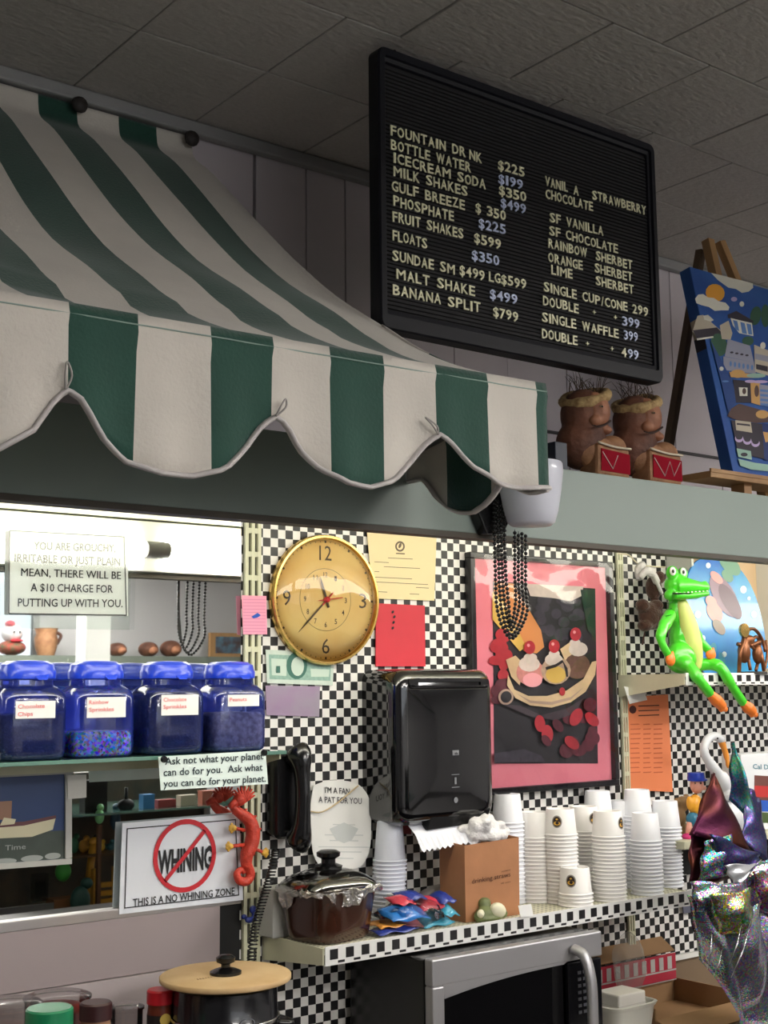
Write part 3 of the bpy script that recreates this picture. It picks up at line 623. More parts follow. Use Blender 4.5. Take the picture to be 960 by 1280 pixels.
# ---- clock
Cc = at(403, 750, Y=2.6); cr = .157
ck = thing('wall_clock', 'round gold-rimmed wall clock with domed glass on the checkered wall', 'clock', (Cc.x, 2.6, Cc.z))
RX = Matrix.Rotation(PI/2, 3, 'X')
cc = (Cc.x, 2.6, Cc.z)
MB().lathe([(cr-.004, 0), (cr, .004), (cr, .018), (cr-.003, .024), (cr-.008, .024), (cr-.010, .012)], cc, 64, M=RX, caps=False).build('bezel', GOLD, ck, smooth=True, sharp=50)
CF = mat('clock_face', (232, 206, 140), .6, col2=(224, 180, 108), vs=5)
MB().lathe([(cr-.009, .002), (cr-.009, .013), (.001, .013)], cc, 48, M=RX).build('face', CF, ck)
fy = 2.5865
b = MB(); CI = mat('clock_ink', (74, 58, 44), .6)
def cpt(r, deg, y=fy): a = math.radians(deg); return Vector((Cc.x+r*math.sin(a), y, Cc.z+r*math.cos(a)))
for s, a in (('12', 0), ('3', 90), ('6', 180), ('9', 270)):
    p = cpt(.112, a); w2 = .018 if len(s) == 2 else .011; text(b, s, p+Vector((-w2, 0, -.017)), p+Vector((w2, 0, -.017)), .036, bold=.0, off=(0, 0, 0))
for a in range(0, 360, 6):
    if a % 30 == 0: b.poly([cpt(.143, a-1.2), cpt(.143, a+1.2), cpt(.137, a+1), cpt(.137, a-1)])
    else: b.poly([cpt(.1415, a-.5), cpt(.1415, a+.5), cpt(.139, a+.5), cpt(.139, a-.5)])
for r1, r2 in ((.0745, .0755), (.1435, .144)):
    vs = [cpt(r1, i*7.5) for i in range(48)]+[cpt(r2, i*7.5) for i in range(48)]; b.add(vs, [(i, (i+1) % 48, 48+(i+1) % 48, 48+i) for i in range(48)])
for h in range(1, 13):
    p = cpt(.06, h*30); w2 = .006 if h > 9 else .0035; text(b, str(h), p+Vector((-w2, 0, -.006)), p+Vector((w2, 0, -.006)), .0125, off=(0, 0, 0), bold=.01)
b.build('numerals', CI, ck)
def hand(nm, deg, r, w_, m, y, tail=.02):
    a = math.radians(deg); d = Vector((math.sin(a), 0, math.cos(a))); n_ = Vector((d.z, 0, -d.x)); c = Vector((Cc.x, y, Cc.z))
    MB().prism([c-d*tail+n_*w_, c-d*tail-n_*w_, c+d*r*.7-n_*w_, c+d*r, c+d*r*.7+n_*w_], (0, .0012, 0)).build(nm, m, ck)
hand('hour_hand', 341, .058, .0028, CI, 2.582); hand('minute_hand', 226, .115, .0020, CI, 2.580)
hand('alarm_hand', 45, .028, .0012, RED, 2.578); hand('alarm_hand', 262, .03, .0012, RED, 2.5775, .045)
MB().lathe([(.007, 0), (.007, .008), (.004, .010)], (Cc.x, 2.585, Cc.z), 14, M=RX).build('hub', RED, ck)
MB().lathe([(cr-.010, .020), (cr-.02, .031), (cr-.05, .044), (.06, .052), (.001, .055)], cc, 64, M=RX, caps=False).build('domed_glass', clear('dome_glass', (250, 250, 244), .05, .02), ck, smooth=True)
# ---- framed dessert picture
def onp(x, y, Y=2.58): return at(x, y, Y=Y)
a0 = at(589, 686, Y=2.57); a1 = at(766.6, 702.5, Y=2.57); a2 = at(770.6, 982, Y=2.57)
x0, x1, z0, z1 = a0.x, a1.x, a2.z, a1.z
pf_ = thing('framed_picture', 'black framed poster of a banana split with a pink mat, wrapped in plastic', 'picture', ((x0+x1)/2, 2.595, z0))
b = MB(); fw = .016
for q in ((x0, x1, z1-fw, z1), (x0, x1, z0, z0+fw)): b.box(q[0], q[1], 2.572, 2.598, q[2], q[3])
for q in ((x0, x0+fw, z0+fw, z1-fw), (x1-fw, x1, z0+fw, z1-fw)): b.box(q[0], q[1], 2.572, 2.598, q[2], q[3])
b.build('frame', mat('frame_black', (24, 24, 28), .3), pf_, bevel=.002)
MB().box(x0+fw, x1-fw, 2.588, 2.594, z0+fw, z1-fw).build('mat_board', mat('pink_mat', (250, 146, 162), .6), pf_)
k = 3.764
def pc(x, y): return (570+x/k, 660+y/k)
YP = 2.587
b = MB(); L_ = [0]
def sh(pts, m, Yk=None): L_[0] += .00012; b.poly(PXL([pc(*p) for p in pts], YP-L_[0]), m)
def el(cx, cy, rx, ry, m, rot=0, n=16): L_[0] += .00012; b.poly(pell(*pc(cx, cy), rx/k, ry/k, YP-L_[0], rot, n), m)
sh([(172, 250), (655, 285), (668, 1108), (180, 1108)], 0)
random.seed(3)
for i in range(26): el(random.uniform(340, 600), random.uniform(330, 520), random.uniform(18, 34), random.uniform(16, 30), 1)
sh([(330, 262), (600, 275), (590, 320), (540, 345), (460, 330), (350, 320)], 5); sh([(585, 290), (655, 290), (655, 520), (620, 480)], 2)
sh([(180, 250), (270, 262), (400, 480), (415, 560), (380, 590), (320, 580), (172, 400)], 3); sh([(172, 300), (220, 330), (330, 560), (300, 580), (172, 430)], 10)
for i in range(11): el(random.uniform(185, 240), random.uniform(500, 700), random.uniform(22, 40), random.uniform(22, 36), 4)
for i in range(9): el(random.uniform(185, 240), random.uniform(690, 960), random.uniform(20, 34), random.uniform(20, 34), 11)
for i in range(14): el(random.uniform(520, 655), random.uniform(830, 1060), random.uniform(22, 36), random.uniform(22, 36), 11)
sh([(235, 620), (280, 600), (320, 640), (300, 740), (260, 700)], 6)
sh([(490, 570), (560, 520), (600, 560), (520, 640)], 6); el(570, 650, 62, 60, 8); el(575, 570, 45, 34, 5); el(560, 540, 26, 20, 5)
el(350, 680, 66, 62, 9); el(360, 715, 46, 34, 12); el(345, 640, 50, 36, 5); el(350, 610, 32, 22, 5); el(470, 670, 70, 66, 7, 0); el(470, 690, 48, 40, 10); el(460, 620, 42, 30, 5); el(462, 592, 26, 20, 5)
sh([(420, 655), (470, 640), (500, 620), (505, 632), (470, 655), (425, 668)], 0); sh([(500, 620), (525, 660), (528, 700), (518, 700), (512, 665)], 0)
sh([(245, 690), (275, 760), (340, 790), (430, 790), (520, 765), (600, 710), (640, 630), (662, 625), (655, 690), (610, 770), (540, 820), (450, 845), (350, 835), (280, 800), (240, 740)], 6)
sh([(280, 775), (350, 812), (450, 818), (540, 795), (600, 750), (540, 808), (450, 832), (350, 824)], 13)
el(235, 795, 36, 38, 13, 20); el(236, 795, 26, 28, 0, 20)
sh([(215, 830), (300, 835), (400, 880), (520, 850), (600, 800), (560, 870), (470, 905), (360, 890)], 14)
for cx_, cy_ in ((347, 562), (462, 556), (563, 500)): el(cx_, cy_, 26, 32, 4); el(cx_-6, cy_-10, 7, 8, 12)
for cx_, cy_, r_ in ((395, 920, 40), (430, 970, 44), (565, 890, 44), (545, 1010, 40), (640, 900, 40), (480, 930, 34), (425, 1000, 30)): el(cx_, cy_, r_*.62, r_, 4 if r_ > 39 else 11, random.uniform(-50, 50)); 
el(500, 770, 14, 20, 4); sh([(180, 1060), (320, 1040), (400, 1070), (420, 1100), (180, 1105)], 1)
b.build('print', [mat('p0', (34, 32, 40), .5, var=.3, vs=20), mat('p1', (66, 62, 76), .5, var=.3, vs=60), mat('p2', (24, 60, 48), .5), mat('p3', (226, 150, 84), .5), mat('p4', (196, 40, 56), .5, var=.15, vs=60), mat('p5', (228, 216, 206), .5, var=.1, vs=60), mat('p6', (228, 200, 156), .5, var=.1, vs=40), mat('p7', (206, 176, 150), .5, var=.25, vs=60),
               mat('p8', (120, 84, 72), .5, var=.2, vs=60), mat('p9', (226, 150, 140), .5, var=.2, vs=50), mat('p10', (232, 196, 96), .5), mat('p11', (104, 30, 50), .5, var=.3, vs=50), mat('p12', (244, 170, 176), .5), mat('p13', (188, 160, 140), .5), mat('p14', (70, 58, 66), .5)], pf_)
WR = clear('plastic_wrap', (250, 250, 250), .05, .06, .9, 4)
n = 26; vs = []; 
for i in range(n+1):
    for j in range(n+1):
        u, v = i/n, j/n; fold = .0022*math.sin(28*(u-.02)-34*(1-v)*.8+3*math.sin(5*u))*max(0, 1-1.1*abs(u-(1-v)*.9))
        vs.append((x0+.006+(x1-x0-.012)*u, 2.5700-.0025+fold, z0+.006+(z1-z0-.012)*v))
b = MB(); b.add(vs, [(i*(n+1)+j, (i+1)*(n+1)+j, (i+1)*(n+1)+j+1, i*(n+1)+j+1) for i in range(n) for j in range(n)]); b.build('plastic_wrap', WR, pf_, smooth=True)
# ---- towel dispenser
td = thing('towel_dispenser', 'glossy black paper towel dispenser on the checkered wall with a sheet hanging out', 'dispenser', (2.1, 2.6, 1.42))
GB = mat('gloss_black', (10, 10, 13), .09, coat=1, spec=.6)
DX0, DX1, DZ0, DZ1 = 1.952, 2.262, 1.425, 1.795
b = MB()
ring(b, [rrect(DX0, DX1, DZ0, DZ1, .03, 2.6), rrect(DX0, DX1, DZ0, DZ1, .035, 2.50), rrect(DX0+.003, DX1-.003, DZ0+.004, DZ1-.004, .035, 2.475), rrect(DX0+.012, DX1-.012, DZ0+.014, DZ1-.014, .035, 2.463), rrect(DX0+.03, DX1-.03, DZ0+.03, DZ1-.03, .025, 2.4585), rrect(DX0+.13, DX1-.13, DZ0+.13, DZ1-.13, .01, 2.4575)])
n7 = 28; b.f.append(tuple(range(5*n7, 6*n7))); b.m.append(0)
b.build('housing', GB, td, smooth=True, sharp=50)
b = MB(); ring(b, [rrect(DX0+.032, DX1-.020, DZ1-.050, DZ1-.022, .012, 2.4585), rrect(DX0+.034, DX1-.022, DZ1-.046, DZ1-.024, .010, 2.4545), rrect(DX0+.06, DX1-.05, DZ1-.040, DZ1-.032, .002, 2.4550)]); b.build('lip', GB, td, smooth=True, sharp=60)
b = MB(); LG_ = mat('faint_grey', (120, 122, 128), .5)
p = at(570, 941, Y=2.455); b.box(p.x-.010, p.x+.010, 2.4555, 2.4572, p.z-.006, p.z+.006); text(b, 'tk', p+Vector((-.006, -.001, -.004)), p+Vector((.006, -.001, -.004)), .006, 1)
p = at(570, 976, Y=2.455); 
for dz in (-.016, .014): b.box(p.x-.012, p.x+.012, 2.456, 2.4572, p.z+dz, p.z+dz+.0015)
b.box(p.x-.003, p.x+.003, 2.456, 2.4572, p.z-.008, p.z+.008); b.poly(pell(570, 1000, 2.6, 3.6, 2.4565)); b.build('markings', [LG_, BLACK], td)
MB().prism([(DX0+.1, 2.46, DZ0+.03), (DX1-.02, 2.46, DZ0+.028), (DX1-.03, 2.466, DZ0-.004), (DX0+.09, 2.466, DZ0-.012)], (0, .05, 0)).build('outlet', BLACK, td, bevel=.002)
# paper towel: hangs out and forwards, serrated lower edge
tl = [at(*p, Y=2.485) for p in ((508, 1029), (603, 1022))]; bl = [at(*p, Y=2.44) for p in ((527, 1064), (606, 1051))]
tl = [at(508, 1029, Y=2.50), at(590, 1019, Y=2.50)]; bl = [at(527, 1063, Y=2.44), at(604, 1049, Y=2.44)]
vs = []; fs = []; n = 24
for i in range(n+1):
    u = i/n; a_, c_ = tl[0].lerp(tl[1], u), bl[0].lerp(bl[1], u); m_ = a_.lerp(c_, .5)+Vector((0, -.006, .004)); c_ = c_+Vector((0, 0, -.006 if i % 2 else 0)); vs += [a_, a_.lerp(m_, .5), m_, c_]
for i in range(n):
    for j in range(3): fs.append((i*4+j, i*4+j+1, (i+1)*4+j+1, (i+1)*4+j))
tw = MB().add(vs, fs).build('paper_towel', mat('towel_white', (232, 234, 242), .8), None, smooth=False, solid=.0008)
tag(tw, 'white paper towel with a serrated edge hanging from the black dispenser', 'paper towel')
# ================================================================ CUP SHELF
ZH = 1.201
SHM = mat('shelf_cream', (206, 204, 178), .45, var=.05)
# perforated look: fine dark holes in the pressed metal top
PF = mat('shelf_perforated', (214, 212, 188), .45); nt = PF.node_tree
vo = nt.nodes.new('ShaderNodeTexVoronoi'); vo.inputs['Scale'].default_value = 70; vo.inputs['Randomness'].default_value = 0; rp = nt.nodes.new('ShaderNodeValToRGB'); tc = nt.nodes.new('ShaderNodeTexCoord')
rp.color_ramp.elements[0].position = .22; rp.color_ramp.elements[1].position = .27; rp.color_ramp.elements[0].color = lin((110, 106, 84)); rp.color_ramp.elements[1].color = lin((214, 212, 188))
nt.links.new(tc.outputs['Object'], vo.inputs['Vector']); nt.links.new(vo.outputs['Distance'], rp.inputs[0]); nt.links.new(rp.outputs[0], nt.nodes['Principled BSDF'].inputs['Base Color'])
CHS = checker('checker_tape', .0105)
def front_edge(parent, x0, x1, y, z0, z1):
    # white strip with dark squares laid on it in two rows
    MB().box(x0, x1, y, y+.002, z0, z1).build('front_strip', mat('strip_white', (226, 226, 224), .4), parent, bevel=.0005)
    b = MB(); p = .042; h = z1-z0; x = x0+.012; i = 0
    while x < x1-.02:
        b.box(x, x+p*.5, y-.0005, y, z0+h*.30, z1-h*.17); b.box(x+p*.5, x+p*.92, y-.0005, y, z0+h*.10, z0+h*.22); x += p
    b.build('checker_tape', mat('tape_black', (24, 24, 26), .4), parent)
sh_ = thing('metal_shelf', 'cream metal shelf with a checkered front strip, holding cups, bag and brown pot', 'shelf', (2.25, 2.5, ZH))
MB().box(1.668, 2.868, 2.362, 2.598, ZH-.004, ZH).build('shelf_top', PF, sh_)
front_edge(sh_, 1.668, 2.868, 2.358, ZH-.034, ZH+.006)
for x in (1.664, 2.865): MB().prism([(x, 2.362, ZH-.032), (x, 2.362, ZH+.002), (x, 2.598, ZH+.002), (x, 2.598, ZH-.055)], (.004, 0, 0)).build('end_plate', SHM, sh_)
# ---- cups, stacked upside down
CUPM = mat('cup_paper', (240, 238, 236), .45); CUPW = mat('cup_white', (240, 242, 248), .4)
def cup_mesh(r0, r1, h, m, name='cup_body'):
    b = MB(); b.lathe([(r0-.003, .0015), (r0-.0005, 0), (r0+.0006, .0015), (r0, .0035), (r0-.003, .0045), (r1, h-.001), (r1-.001, h), (r1-.0035, h-.001), (r1-.004, h-.007), (.001, h-.007)], (0, 0, 0), 24, caps=False)
    o = b.build(name, m, None, smooth=True, sharp=45); me = o.data; bpy.data.objects.remove(o); return me
ME_A = cup_mesh(.0445, .0365, .066, CUPM); ME_B = cup_mesh(.0435, .034, .074, CUPW); ME_C = cup_mesh(.041, .030, .10, mat('foam_cup', (214, 218, 230), .5))
LGM = [mat('logo_ring', (150, 146, 140), .6), mat('logo_dark', (42, 26, 22), .6), mat('logo_yellow', (226, 178, 70), .6)]
def logo_mesh(r0, r1, h, zc):
    b = MB()
    def cp(u, v, o): a = u/.040; zz = zc+v; rr = r0-.003+(r1-r0+.003)*zz/h+o; return (rr*math.sin(a), -rr*math.cos(a), zz)
    def dsk(ru, rv, o, m, cu=0, cv_=0, a0=0, a1=2*PI):
        n = 20; b.add([cp(cu, cv_, o)]+[cp(cu+ru*math.cos(a0+(a1-a0)*i/n), cv_+rv*math.sin(a0+(a1-a0)*i/n), o) for i in range(n+1)], [(0, i+1, i+2) for i in range(n)], m)
    dsk(.0135, .0155, .0006, 0); dsk(.0105, .0125, .0009, 1); dsk(.0085, .005, .0012, 2, 0, -.004); dsk(.0045, .004, .0015, 1, .001, -.003); dsk(.003, .002, .0012, 2, 0, .006)
    o = b.build('logo', LGM); me = o.data; bpy.data.objects.remove(o); return me
ME_L = logo_mesh(.0445, .0365, .066, .036)
ncup = [0]
def cup(x, y, z, me, label, group, logo=None, name='paper_cup'):
    o = bpy.data.objects.new(name, me); C.objects.link(o); o.location = (x, y, z); tag(o, label, 'cup', group)
    if logo is not None:
        l = bpy.data.objects.new('logo', ME_L); C.objects.link(l); l.parent = o; l.rotation_euler = (0, 0, math.radians(logo))
    ncup[0] += 1; return o
ORD = 'second third fourth fifth sixth seventh eighth ninth tenth eleventh twelfth thirteenth fourteenth fifteenth sixteenth seventeenth eighteenth nineteenth twentieth twenty-first twenty-second twenty-third twenty-fourth twenty-fifth twenty-sixth twenty-seventh twenty-eighth twenty-ninth thirtieth'.split()
def stack(where, px, py, Y, n, me, h, pitch, grp, logo=None, top=None, kind='white paper cup'):
    """n cups nested upside down; top pixel row py is only used to check the height"""
    p = at(px, py, Y=Y)
    for i in range(n):
        lab = ('top %s of %s' % (kind, where)) if i == n-1 else '%s cup from the top of %s' % (ORD[n-2-i], where)
        cup(p.x+random.uniform(-.0006, .0006), Y+random.uniform(-.0006, .0006), ZH+.0005+i*pitch, me, lab, grp if i < n-1 else 'top cups of the stacks', logo if i == n-1 else None)
def stack_n(py_top, px, Y, h, pitch):
    z = at(px, py_top, Y=Y).z; return max(1, int(round((z-ZH-h)/pitch))+1)
SPEC = [('the short logo stack', 718.5, 1082, 2.412, ME_A, .066, .0094, -62, 'logo cup'),
        ('the front tall logo stack', 759, 1015, 2.412, ME_A, .066, .0094, 14, 'logo cup'),
        ('the logo stack behind the short one', 700, 1011, 2.468, ME_A, .066, .0094, -58, 'logo cup'),
        ('the white stack right behind the bag', 668, 1013, 2.525, ME_A, .066, .0094, None, 'white cup'),
        ('the middle logo stack in the second row', 729, 1008, 2.520, ME_A, .066, .0096, -5, 'logo cup'),
        ('the tallest stack at the back, middle', 747, 988, 2.555, ME_B, .074, .0105, None, 'plain cup'),
        ('the front plain stack on the right', 806, 1018, 2.415, ME_B, .074, .0098, None, 'plain cup'),
        ('the rightmost plain stack', 831, 1000, 2.470, ME_B, .074, .0098, None, 'plain cup'),
        ('the tall plain stack second from right', 796, 989, 2.510, ME_B, .074, .0105, None, 'plain cup'),
        ('the plain back stack right of the tallest', 776, 1002, 2.555, ME_B, .074, .0105, None, 'plain cup'),
        ('the leftmost stack behind the white bag', 634, 991, 2.556, ME_B, .074, .0105, None, 'plain cup')]
for wh, px, py, Y, me, h, pit, lg, kd in SPEC:
    stack(wh, px, py, Y, stack_n(py, px, Y, h, pit), me, h, pit, 'cups in '+wh, lg, kind=kd)
p = at(664, 998, Y=2.525); z_ = ZH+.0005+.0102*(stack_n(1013, 668, 2.525, .066, .0102)-1)
# ---- brown paper bag with crumpled white bag inside
BR = mat('kraft', (176, 122, 84), .75, var=.12, vs=14, bump=.2, bs=40)
bg = at(612, 1140, Y=2.41)
xa, xb = at(580, 1120, Y=2.41).x, at(647, 1120, Y=2.41).x
t = thing('paper_bag', 'brown paper box bag printed drinking straws, a crumpled white bag inside', 'bag', ((xa+xb)/2, 2.45, ZH))
zt = at(600, 1051, Y=2.41).z; b = MB()
b.add([(xa, 2.405, ZH+.001), (xb, 2.405, ZH+.001), (xb+.003, 2.495, ZH+.001), (xa, 2.495, ZH+.001), (xa-.002, 2.403, zt-.006), (xb+.001, 2.403, zt), (xb+.004, 2.497, zt+.006), (xa, 2.497, zt)], [(0, 3, 2, 1), (0, 1, 5, 4), (1, 2, 6, 5), (2, 3, 7, 6), (3, 0, 4, 7)])
b.build('bag_body', BR, t, solid=.001)
b = MB(); text(b, 'drinking straws', (xa+.018, 2.4025, ZH+.088), (xb-.03, 2.4022, ZH+.094), .011, bold=.005); text(b, 'contents', (xb-.06, 2.4022, ZH+.106), (xb-.03, 2.4022, ZH+.108), .004); text(b, '100 count', (xb-.062, 2.4022, ZH+.078), (xb-.03, 2.4022, ZH+.080), .004)
b.poly([v for v in disc((xa+.07, 2.4025, ZH+.032), .013, .012)], 1)
b.build('print', [mat('bag_ink', (84, 50, 34), .8), mat('bag_ink_light', (160, 92, 62), .8)], t)
wbg = MB(); random.seed(5)
for i in range(40):
    a = random.random()*2*PI; r = random.random()**.5; wbg.ell(((xa+xb)/2+.022+r*.064*math.cos(a), 2.455+r*.034*math.sin(a), zt-.012+random.random()*.055), (random.uniform(.012, .024), random.uniform(.01, .018), random.uniform(.01, .02)), n=8, k=6, M=Matrix.Rotation(random.random()*3, 3, 'X'))
o = wbg.build('white_bag', mat('thin_plastic', (232, 230, 230), .3, bump=1, bs=110), None, smooth=True, remesh=.004); tag(o, 'crumpled white plastic bag stuffed into the brown paper bag', 'bag')
# ---- green and white figure in front of the bag
p = at(615, 1140, Y=2.385); t = thing('ceramic_frog', 'small green and white ornament on the shelf edge before the paper bag', 'ornament', (p.x, 2.385, ZH))
GRN = mat('moss_green', (112, 122, 76), .5, var=.3, vs=40)
px_ = .0021; b = MB()
b.ell((p.x-.012, 2.392, ZH+.018), (.030, .020, .018)); b.ell((p.x-.010, 2.400, ZH+.040), (.018, .014, .014)); b.ell((p.x-.038, 2.388, ZH+.014), (.014, .012, .014)); b.ell((p.x+.034, 2.385, ZH+.014), (.013, .012, .012)); b.ell((p.x-.004, 2.385, ZH+.008), (.040, .018, .008))
b.build('body', GRN, t, smooth=True, remesh=.003)
MB().ell((p.x+.012, 2.378, ZH+.024), (.024, .014, .018), M=Matrix.Rotation(.3, 3, 'Y')).build('belly', mat('ivory', (222, 218, 190), .4), t, smooth=True)
MB().ell((p.x-.042, 2.378, ZH+.022), (.010, .007, .010)).build('eye_bump', mat('ivory', (0, 0, 0)), t, smooth=True)
o = MB().prism(PXL([(648, 1132), (664, 1130), (667, 1145), (651, 1147)], 2.352), (0, .001, 0)).build('price_tag', PAPER); tag(o, 'small white tag clipped to the shelf\'s checkered front strip', 'tag')
# greenery under the ornament
# ---- brown glass pot with foil and lid
A = at(415, 1170, Y=2.44)
POT = mat('amber_glass', (66, 36, 26), .2, coat=.5, var=.2, vs=8); pcx = at(413, 1150, Y=2.455).x; pc_ = (pcx, 2.462, ZH)
t = thing('glass_pot', 'square amber glass pot covered with foil and a clear lid with black knob', 'pot', (pcx, 2.455, ZH))
MB().lathe([(.001, .001), (.072, .001), (.080, .008), (.084, .03), (.096, .112), (.100, .116), (.094, .116)], pc_, 40, sq=4.5, M=Matrix.Rotation(math.radians(12), 3, 'Z') @ Matrix.Diagonal((1, .85, 1))).build('pot_body', POT, t, smooth=True, sharp=40)
b = MB(); n = 72; vs = []; random.seed(9); prof = [(.101, .116), (.108, .113), (.104, .104), (.101, .094)]
for k_ in range(4):
    for j in range(n):
        g = 2*PI*j/n; ca, sa = math.cos(g), math.sin(g); q = (abs(ca)**4+abs(sa)**4)**-.25; w_ = (k_/3)*(.004*math.sin(j*1.7)+.004*random.uniform(-1, 1))
        r = prof[k_][0]+w_; z = prof[k_][1]+(.016*math.sin(j*.33)+.010*random.uniform(-1, 1) if k_ == 3 else .003*random.uniform(-1, 1)); vs.append((pc_[0]+r*ca*q, pc_[1]+r*sa*q*.85, ZH+z))
b.add(vs, [(i*n+j, i*n+(j+1) % n, (i+1)*n+(j+1) % n, (i+1)*n+j) for i in range(3) for j in range(n)])
for hx, sgn in ((pcx+.115, 1), (pcx-.118, -1)):
    b.add([(hx-.02*sgn, 2.45, ZH+.118), (hx+.02*sgn, 2.44, ZH+.113), (hx+.024*sgn, 2.47, ZH+.118), (hx-.02*sgn, 2.49, ZH+.12)], [(0, 1, 2, 3)])
b.build('foil', mat('foil', (210, 208, 206), .22, metal=.95, bump=1, bs=160), t, smooth=False, solid=.0006)
MB().lathe([(.099, .117), (.095, .124), (.075, .138), (.04, .150), (.001, .153)], pc_, 40, sq=4, caps=False, M=Matrix.Diagonal((1, .85, 1))).build('lid', clear('lid_glass', (170, 172, 170), .25, .08), t, smooth=True)
MB().lathe([(.001, .150), (.030, .151), (.032, .157), (.016, .163), (.016, .172), (.026, .178), (.027, .186), (.018, .191), (.001, .192)], pc_, 24).build('knob', BLACK, t, smooth=True, sharp=40)
# ---- white carton behind the pot
p = at(355, 1170, Y=2.55); o = MB().box(at(341, 1170, Y=2.53).x, at(376, 1170, Y=2.53).x, 2.53, 2.592, ZH+.001, at(355, 1110, Y=2.53).z).build('carton', mat('carton_white', (186, 186, 182), .6, var=.05), None, bevel=.003); tag(o, 'plain white carton standing behind the amber pot', 'box')
# tall nested foam cups
p = at(484, 1100, Y=2.545)
for i in range(16):
    z = ZH+.001+i*.0092; lab = 'top foam cup of the stack behind the amber pot' if i == 15 else '%s foam cup from the top behind the amber pot' % ORD[14-i]
    cup(p.x+(i*.0006), 2.545, z, ME_C, lab, 'foam cups stacked behind the amber pot', name='foam_cup')
# small jar beside
o = MB().lathe([(.001, .001), (.018, .001), (.019, .006), (.019, .05), (.014, .058), (.016, .062), (.016, .072), (.001, .073)], (at(492, 1140, Y=2.49).x, 2.49, ZH), 20).build('small_jar', mat('jar_white', (206, 206, 208), .3), None, smooth=True, sharp=40); tag(o, 'small white jar between the amber pot and the colourful bag', 'jar')
# ---- colourful plastic bag
random.seed(21)
c0 = at(520, 1148, Y=2.41); t = thing('plastic_bag', 'crumpled bag of blue, orange and red novelty packets on the shelf', 'bag', (c0.x, 2.42, ZH))
cols = [((36, 120, 200), 'pk_blue'), ((236, 160, 60), 'pk_orange'), ((210, 60, 80), 'pk_red'), ((40, 60, 150), 'pk_navy'), ((60, 160, 190), 'pk_teal'), ((226, 130, 140), 'pk_pink')]
spec = [(505, 1142, 26, 14, 0, .02), (540, 1150, 22, 13, 4, .02), (534, 1130, 18, 11, 2, .05), (485, 1155, 20, 6, 1, .005), (490, 1162, 26, 5, 3, .002), (515, 1156, 26, 6, 5, .004), (512, 1120, 14, 8, 3, .06), (552, 1123, 10, 10, 3, .06), (500, 1126, 12, 8, 2, .05), (556, 1138, 10, 12, 4, .03)]
for x, y, rx, ry, ci, dz in spec:
    p = at(x, y, Y=2.43+random.uniform(-.03, .02)); z = max(p.z, ZH+.008); b = MB()
    n = 9; vs = []
    for i in range(n):
        for j in range(n):
            u, v = i/(n-1)*2-1, j/(n-1)*2-1; vs.append((p.x+u*rx*.0021, p.y+v*.03, max(ZH+.0015, z+(1-u*u)*(1-v*v)*ry*.0013+.003*math.sin(5*u+3*v+x)-.004*v+(v*.5)*ry*.002)))
    b.add(vs, [(i*n+j, (i+1)*n+j, (i+1)*n+j+1, i*n+j+1) for i in range(n-1) for j in range(n-1)])
    b.build('packet', mat(cols[ci][1], cols[ci][0], .35, coat=.5, bump=.6, bs=60), t, smooth=True, solid=.0015)
def crumple(cx, cy, cz, rx, ry, rz, seed, amp=.3, n=28, k=14):
    random.seed(seed); ph = [random.uniform(0, 6) for _ in range(6)]; b = MB(); vs = []
    for i in range(k+1):
        a = PI*i/k
        for j in range(n):
            g = 2*PI*j/n; d = 1+amp*(.5*math.sin(5*g+ph[0]+3*a)+.4*math.sin(9*g+ph[1]-4*a)+.3*math.sin(7*a+ph[2])*math.sin(3*g)+.25*random.uniform(-1, 1))*math.sin(a)
            vs.append((cx+rx*d*math.sin(a)*math.cos(g), cy+ry*d*math.sin(a)*math.sin(g), max(cz-rz*.98, cz-rz*math.cos(a)*(1+.2*amp*math.sin(3*g)))))
    b.add(vs, [(i*n+j, i*n+(j+1) % n, (i+1)*n+(j+1) % n, (i+1)*n+j) for i in range(k) for j in range(n)]); return b
crumple(c0.x, 2.425, ZH+.035, .085, .045, .034, 3, .2).build('clear_film', clear('film', (244, 244, 248), .05, .15, .6, 20), t, smooth=True)
p = at(552, 1118, Y=2.55); o = crumple(p.x, 2.535, ZH+.036, .095, .040, .035, 5, .15).build('folded_bag', mat('grey_film', (150, 142, 140), .25, var=.2, vs=30, bump=.8, bs=40), None, smooth=True); tag(o, 'folded bag of clear grey plastic lying at the back of the shelf', 'bag')
# ---- hand fan
t = thing('paddle_fan', 'white paddle fan with faded print and a wooden stick behind the pot', 'fan', at(428, 1090, Y=2.58))
out = [(392, 982), (410, 976), (432, 976), (450, 982), (462, 1000), (464, 1030), (462, 1062), (452, 1082), (438, 1086), (420, 1083), (402, 1083), (392, 1068), (389, 1040), (388, 1010)]
fp = arc(PXL(out+[out[0]], 2.575), 4)[:-1]; MB().prism(fp, (0, .002, 0)).build('blade', mat('fan_card', (226, 226, 222), .6), t)
b = MB(); text(b, "I'M A FAN", at(406, 991, Y=2.5745), at(437, 993, Y=2.5745), .014, bold=.01); text(b, 'A PAT FOR YOU', at(398, 1003, Y=2.5745), at(452, 1005, Y=2.5745), .014, bold=.01); b.build('lettering', mat('fan_ink', (70, 70, 76), .7), t)
b = MB()
for y, w_ in ((1030, 14), (1043, 24), (1050, 18), (1058, 32), (1064, 22), (1072, 12)): b.poly(PXL([(430-w_, y), (430+w_, y+.5), (430+w_, y+1.7), (430-w_, y+1.2)], 2.5745))
b.poly(PXL([(412, 1036), (430, 1028), (448, 1036), (440, 1050), (430, 1054), (420, 1050)], 2.5743)); b.build('faded_print', mat('fan_faint', (196, 200, 198), .7), t)
MB().prism(PXL([(424, 1080), (438, 1080), (438, 1108), (425, 1108)], 2.5775), (0, .003, 0)).build('stick', WOOD, t)
